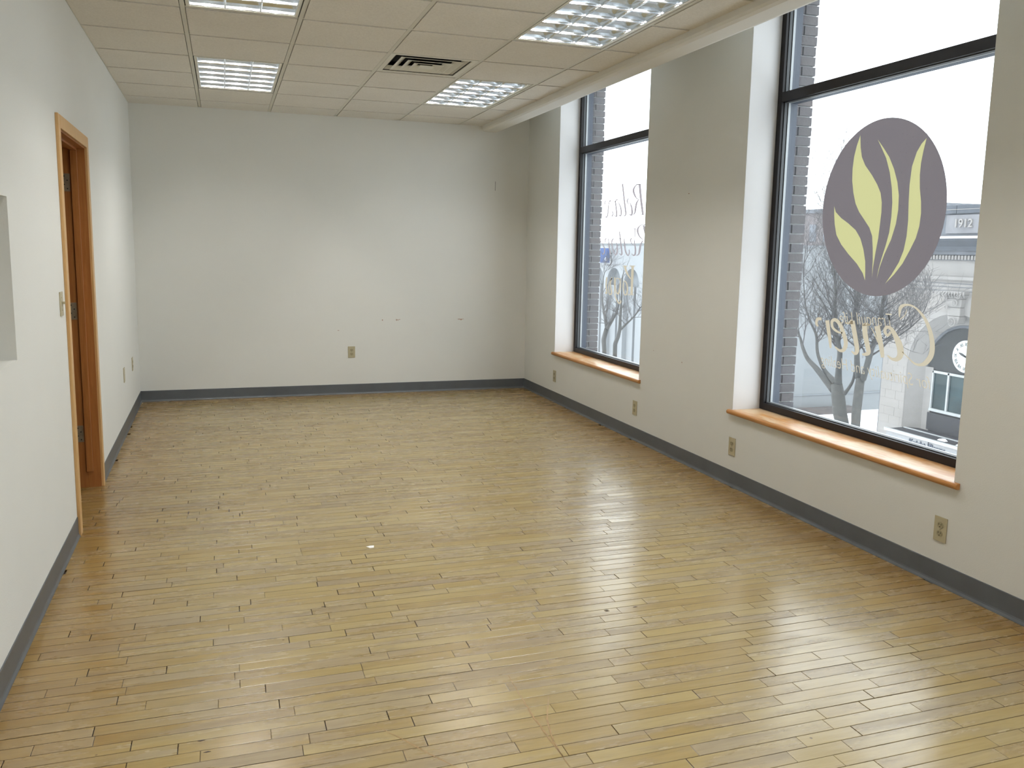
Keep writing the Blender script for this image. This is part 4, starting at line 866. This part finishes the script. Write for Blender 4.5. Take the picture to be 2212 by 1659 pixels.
# --- white arcaded building with blank flank
e = tag(empty('arcaded_building', (20, 36.3, ZG)), 'white building with tall round-headed bays and a blank side wall', 'building')
bays = [(45.85, -.26, .86), (43.75, -.26, .86), (41.65, -.26, .86), (39.55, -.26, .86), (37.45, -.26, .86), (47.95, -.26, .86), (50.05, -.26, .86)]
mb = MB(); arch_wall(mb, 20, 20.5, 36.3, 56, ZG, 1.78, bays); build(mb, 'facade_wall', 'render_w', e)
mb = MB(); mb.box(20.5, 38, 36.3, 56, ZG, 1.93); build(mb, 'side_wall', 'render', e)
mb = MB(); mb.box(20.3, 38.1, 36.25, 36.3, -5.84, -5.78); mb.box(20.3, 38.1, 36.25, 36.3, 1.85, 1.96); build(mb, 'wall_joint', 'grey_panel', e)
for yc, zc, r in bays:
    mb = MB(); mb.box(20.40, 20.49, yc - r, yc + r, -.35, .62); pn = build(mb, 'bay_head', 'grey_panel', e)
    mb = MB(); mb.box(20.25, 20.49, yc - .52, yc - .10, ZG, -.35); mb.box(20.25, 20.49, yc + .15, yc + r, ZG, -.35); build(mb, 'bay_mullion', 'render_w', e)
    mb = MB(); mb.box(20.44, 20.49, yc - r, yc + r, ZG, -.35); build(mb, 'bay_window', 'slit', e)
mb = MB(); mb.box(26.0, 31.5, 35.7, 36.2, ZG, ZG + .32); tag(build(mb, 'low_wall', 'lowwall'), 'low brown wall at the foot of the white flank wall', 'wall')
# blue banner on a bracket
e = tag(empty('blue_banner', (19.7, 42.1, 1.66)), 'blue hanging banner on the white arcaded building', 'banner')
mb = MB(); mb.box(19.36, 19.91, 42.08, 42.12, .86, 1.64); build(mb, 'banner_cloth', 'blue', e)
mb = MB(); mb.tube([(19.3, 42.1, 1.68), (20.001, 42.1, 1.68)], [.02, .02], 8); build(mb, 'banner_bracket', 'wframe', e)
me = textmesh('e', .35, ext=.003); text_object('banner_mark', me, 'snow', e, (1, 0, 0), (0, 0, 1), (19.60, 42.075, .98), 1, 1)
# far block
e = tag(empty('distant_building', (60, 74, ZG)), 'grey-brown block seen far off between brick pier and oval emblem', 'building')
mb = MB(); mb.box(60, 74, 60, 81, ZG, 5.9); build(mb, 'far_wall', 'farbrick', e)
mb = MB(); mb.box(59.7, 74, 59.9, 81.1, 5.9, 6.3); build(mb, 'roof_coping', 'stone_d', e)
for k in range(8):
    mb = MB(); mb.box(59.94, 60, 62 + k * 2.3, 63.1 + k * 2.3, 2.9, 4.7); build(mb, 'window', 'slit', e)

# --- street trees
def grow(mb, p, d, ln, r, depth, rng):
    n = 4 if depth else 3; pts = [p.copy()]; rad = [r]; q = p.copy(); dd = d.normalized()
    for k in range(n):
        dd = (dd + Vector((rng.uniform(-.28, .28), rng.uniform(-.28, .28), rng.uniform(-.16, .26)))).normalized()
        q = q + dd * (ln / n); pts.append(q.copy()); rad.append(r * (1 - .72 * (k + 1) / n))
    mb.tube(pts, rad, 5 if depth > 1 else (4 if depth else 3), False)
    if depth == 0: return
    for k in range(1, n + 1):
        for _ in range(2 if depth > 1 else 2):
            if rng.random() < .12: continue
            ax = Vector((rng.uniform(-1, 1), rng.uniform(-1, 1), rng.uniform(-.2, 1))).normalized()
            nd = (dd * .75 + ax * .9).normalized()
            grow(mb, pts[k].copy(), nd, ln * rng.uniform(.45, .68), max(rad[k] * .62, .0035), depth - 1, rng)
def tree(limbs, trunks, label, seed, dens, zlo, tl=1.0):
    rng = random.Random(seed)
    base = limbs[trunks[0]][0]
    e = tag(empty('bare_tree', (base[0], base[1], ZG)), label, 'tree', 'bare street trees')
    tk = MB(); tg = MB()
    for g_ in trunks:
        tk = MB(); trunk = limbs[g_]; b0 = trunk[0]
        tk.tube([(b0[0], b0[1], ZG - .05), (b0[0], b0[1], (ZG + b0[2]) / 2), b0[:3]] + [q[:3] for q in trunk[1:]], [b0[3] * 1.5, b0[3] * 1.12, b0[3]] + [q[3] for q in trunk[1:]], 12)
        build(tk, 'trunk', 'bark', e, smooth=True, fix=False)
    lo = [l for i, l in enumerate(limbs) if i not in trunks]
    for l in lo:
        P_ = smooth4(l); br = MB(); br.tube([q[:3] for q in P_], [q[3] for q in P_], 8); build(br, 'limb', 'bark', e, smooth=True, fix=False)
        for i in range(1, len(P_)):
            q = P_[i]
            if q[2] < zlo or q[3] > .11: continue
            if rng.random() > dens: continue
            d = Vector(P_[i][:3]) - Vector(P_[i - 1][:3])
            ax = Vector((rng.uniform(-1, 1), rng.uniform(-1, 1), rng.uniform(-.1, .9))).normalized()
            grow(tg, Vector(q[:3]), d.normalized() * .6 + ax, rng.uniform(.7, 1.35) * tl, max(.009, q[3] * .38), 2, rng)
        q = P_[-1]; grow(tg, Vector(q[:3]), Vector(q[:3]) - Vector(P_[-2][:3]), 1.3 * tl, max(q[3] * .9, .02), 3 if tl > .9 else 2, rng)
    tag(build(tg, 'twig_crown', 'twig', e, fix=False), kind='stuff')
def smooth4(p, n=4):
    out = []
    for i in range(len(p) - 1):
        p0 = p[max(i - 1, 0)]; p1 = p[i]; p2 = p[i + 1]; p3 = p[min(i + 2, len(p) - 1)]
        for k in range(n):
            t = k / n; out.append(tuple(0.5 * ((2 * p1[c]) + (-p0[c] + p2[c]) * t + (2 * p0[c] - 5 * p1[c] + 4 * p2[c] - p3[c]) * t * t + (-p0[c] + 3 * p1[c] - 3 * p2[c] + p3[c]) * t ** 3) for c in range(4)))
    out.append(p[-1]); return out
tree(TREE_A, (0, 5), 'bare tree with two trunks seen through the near window', 3, .85, -.9)
tree(TREE_B, (0, 3), 'paler bare tree with two trunks seen through the far window', 8, .6, -2.6, .75)
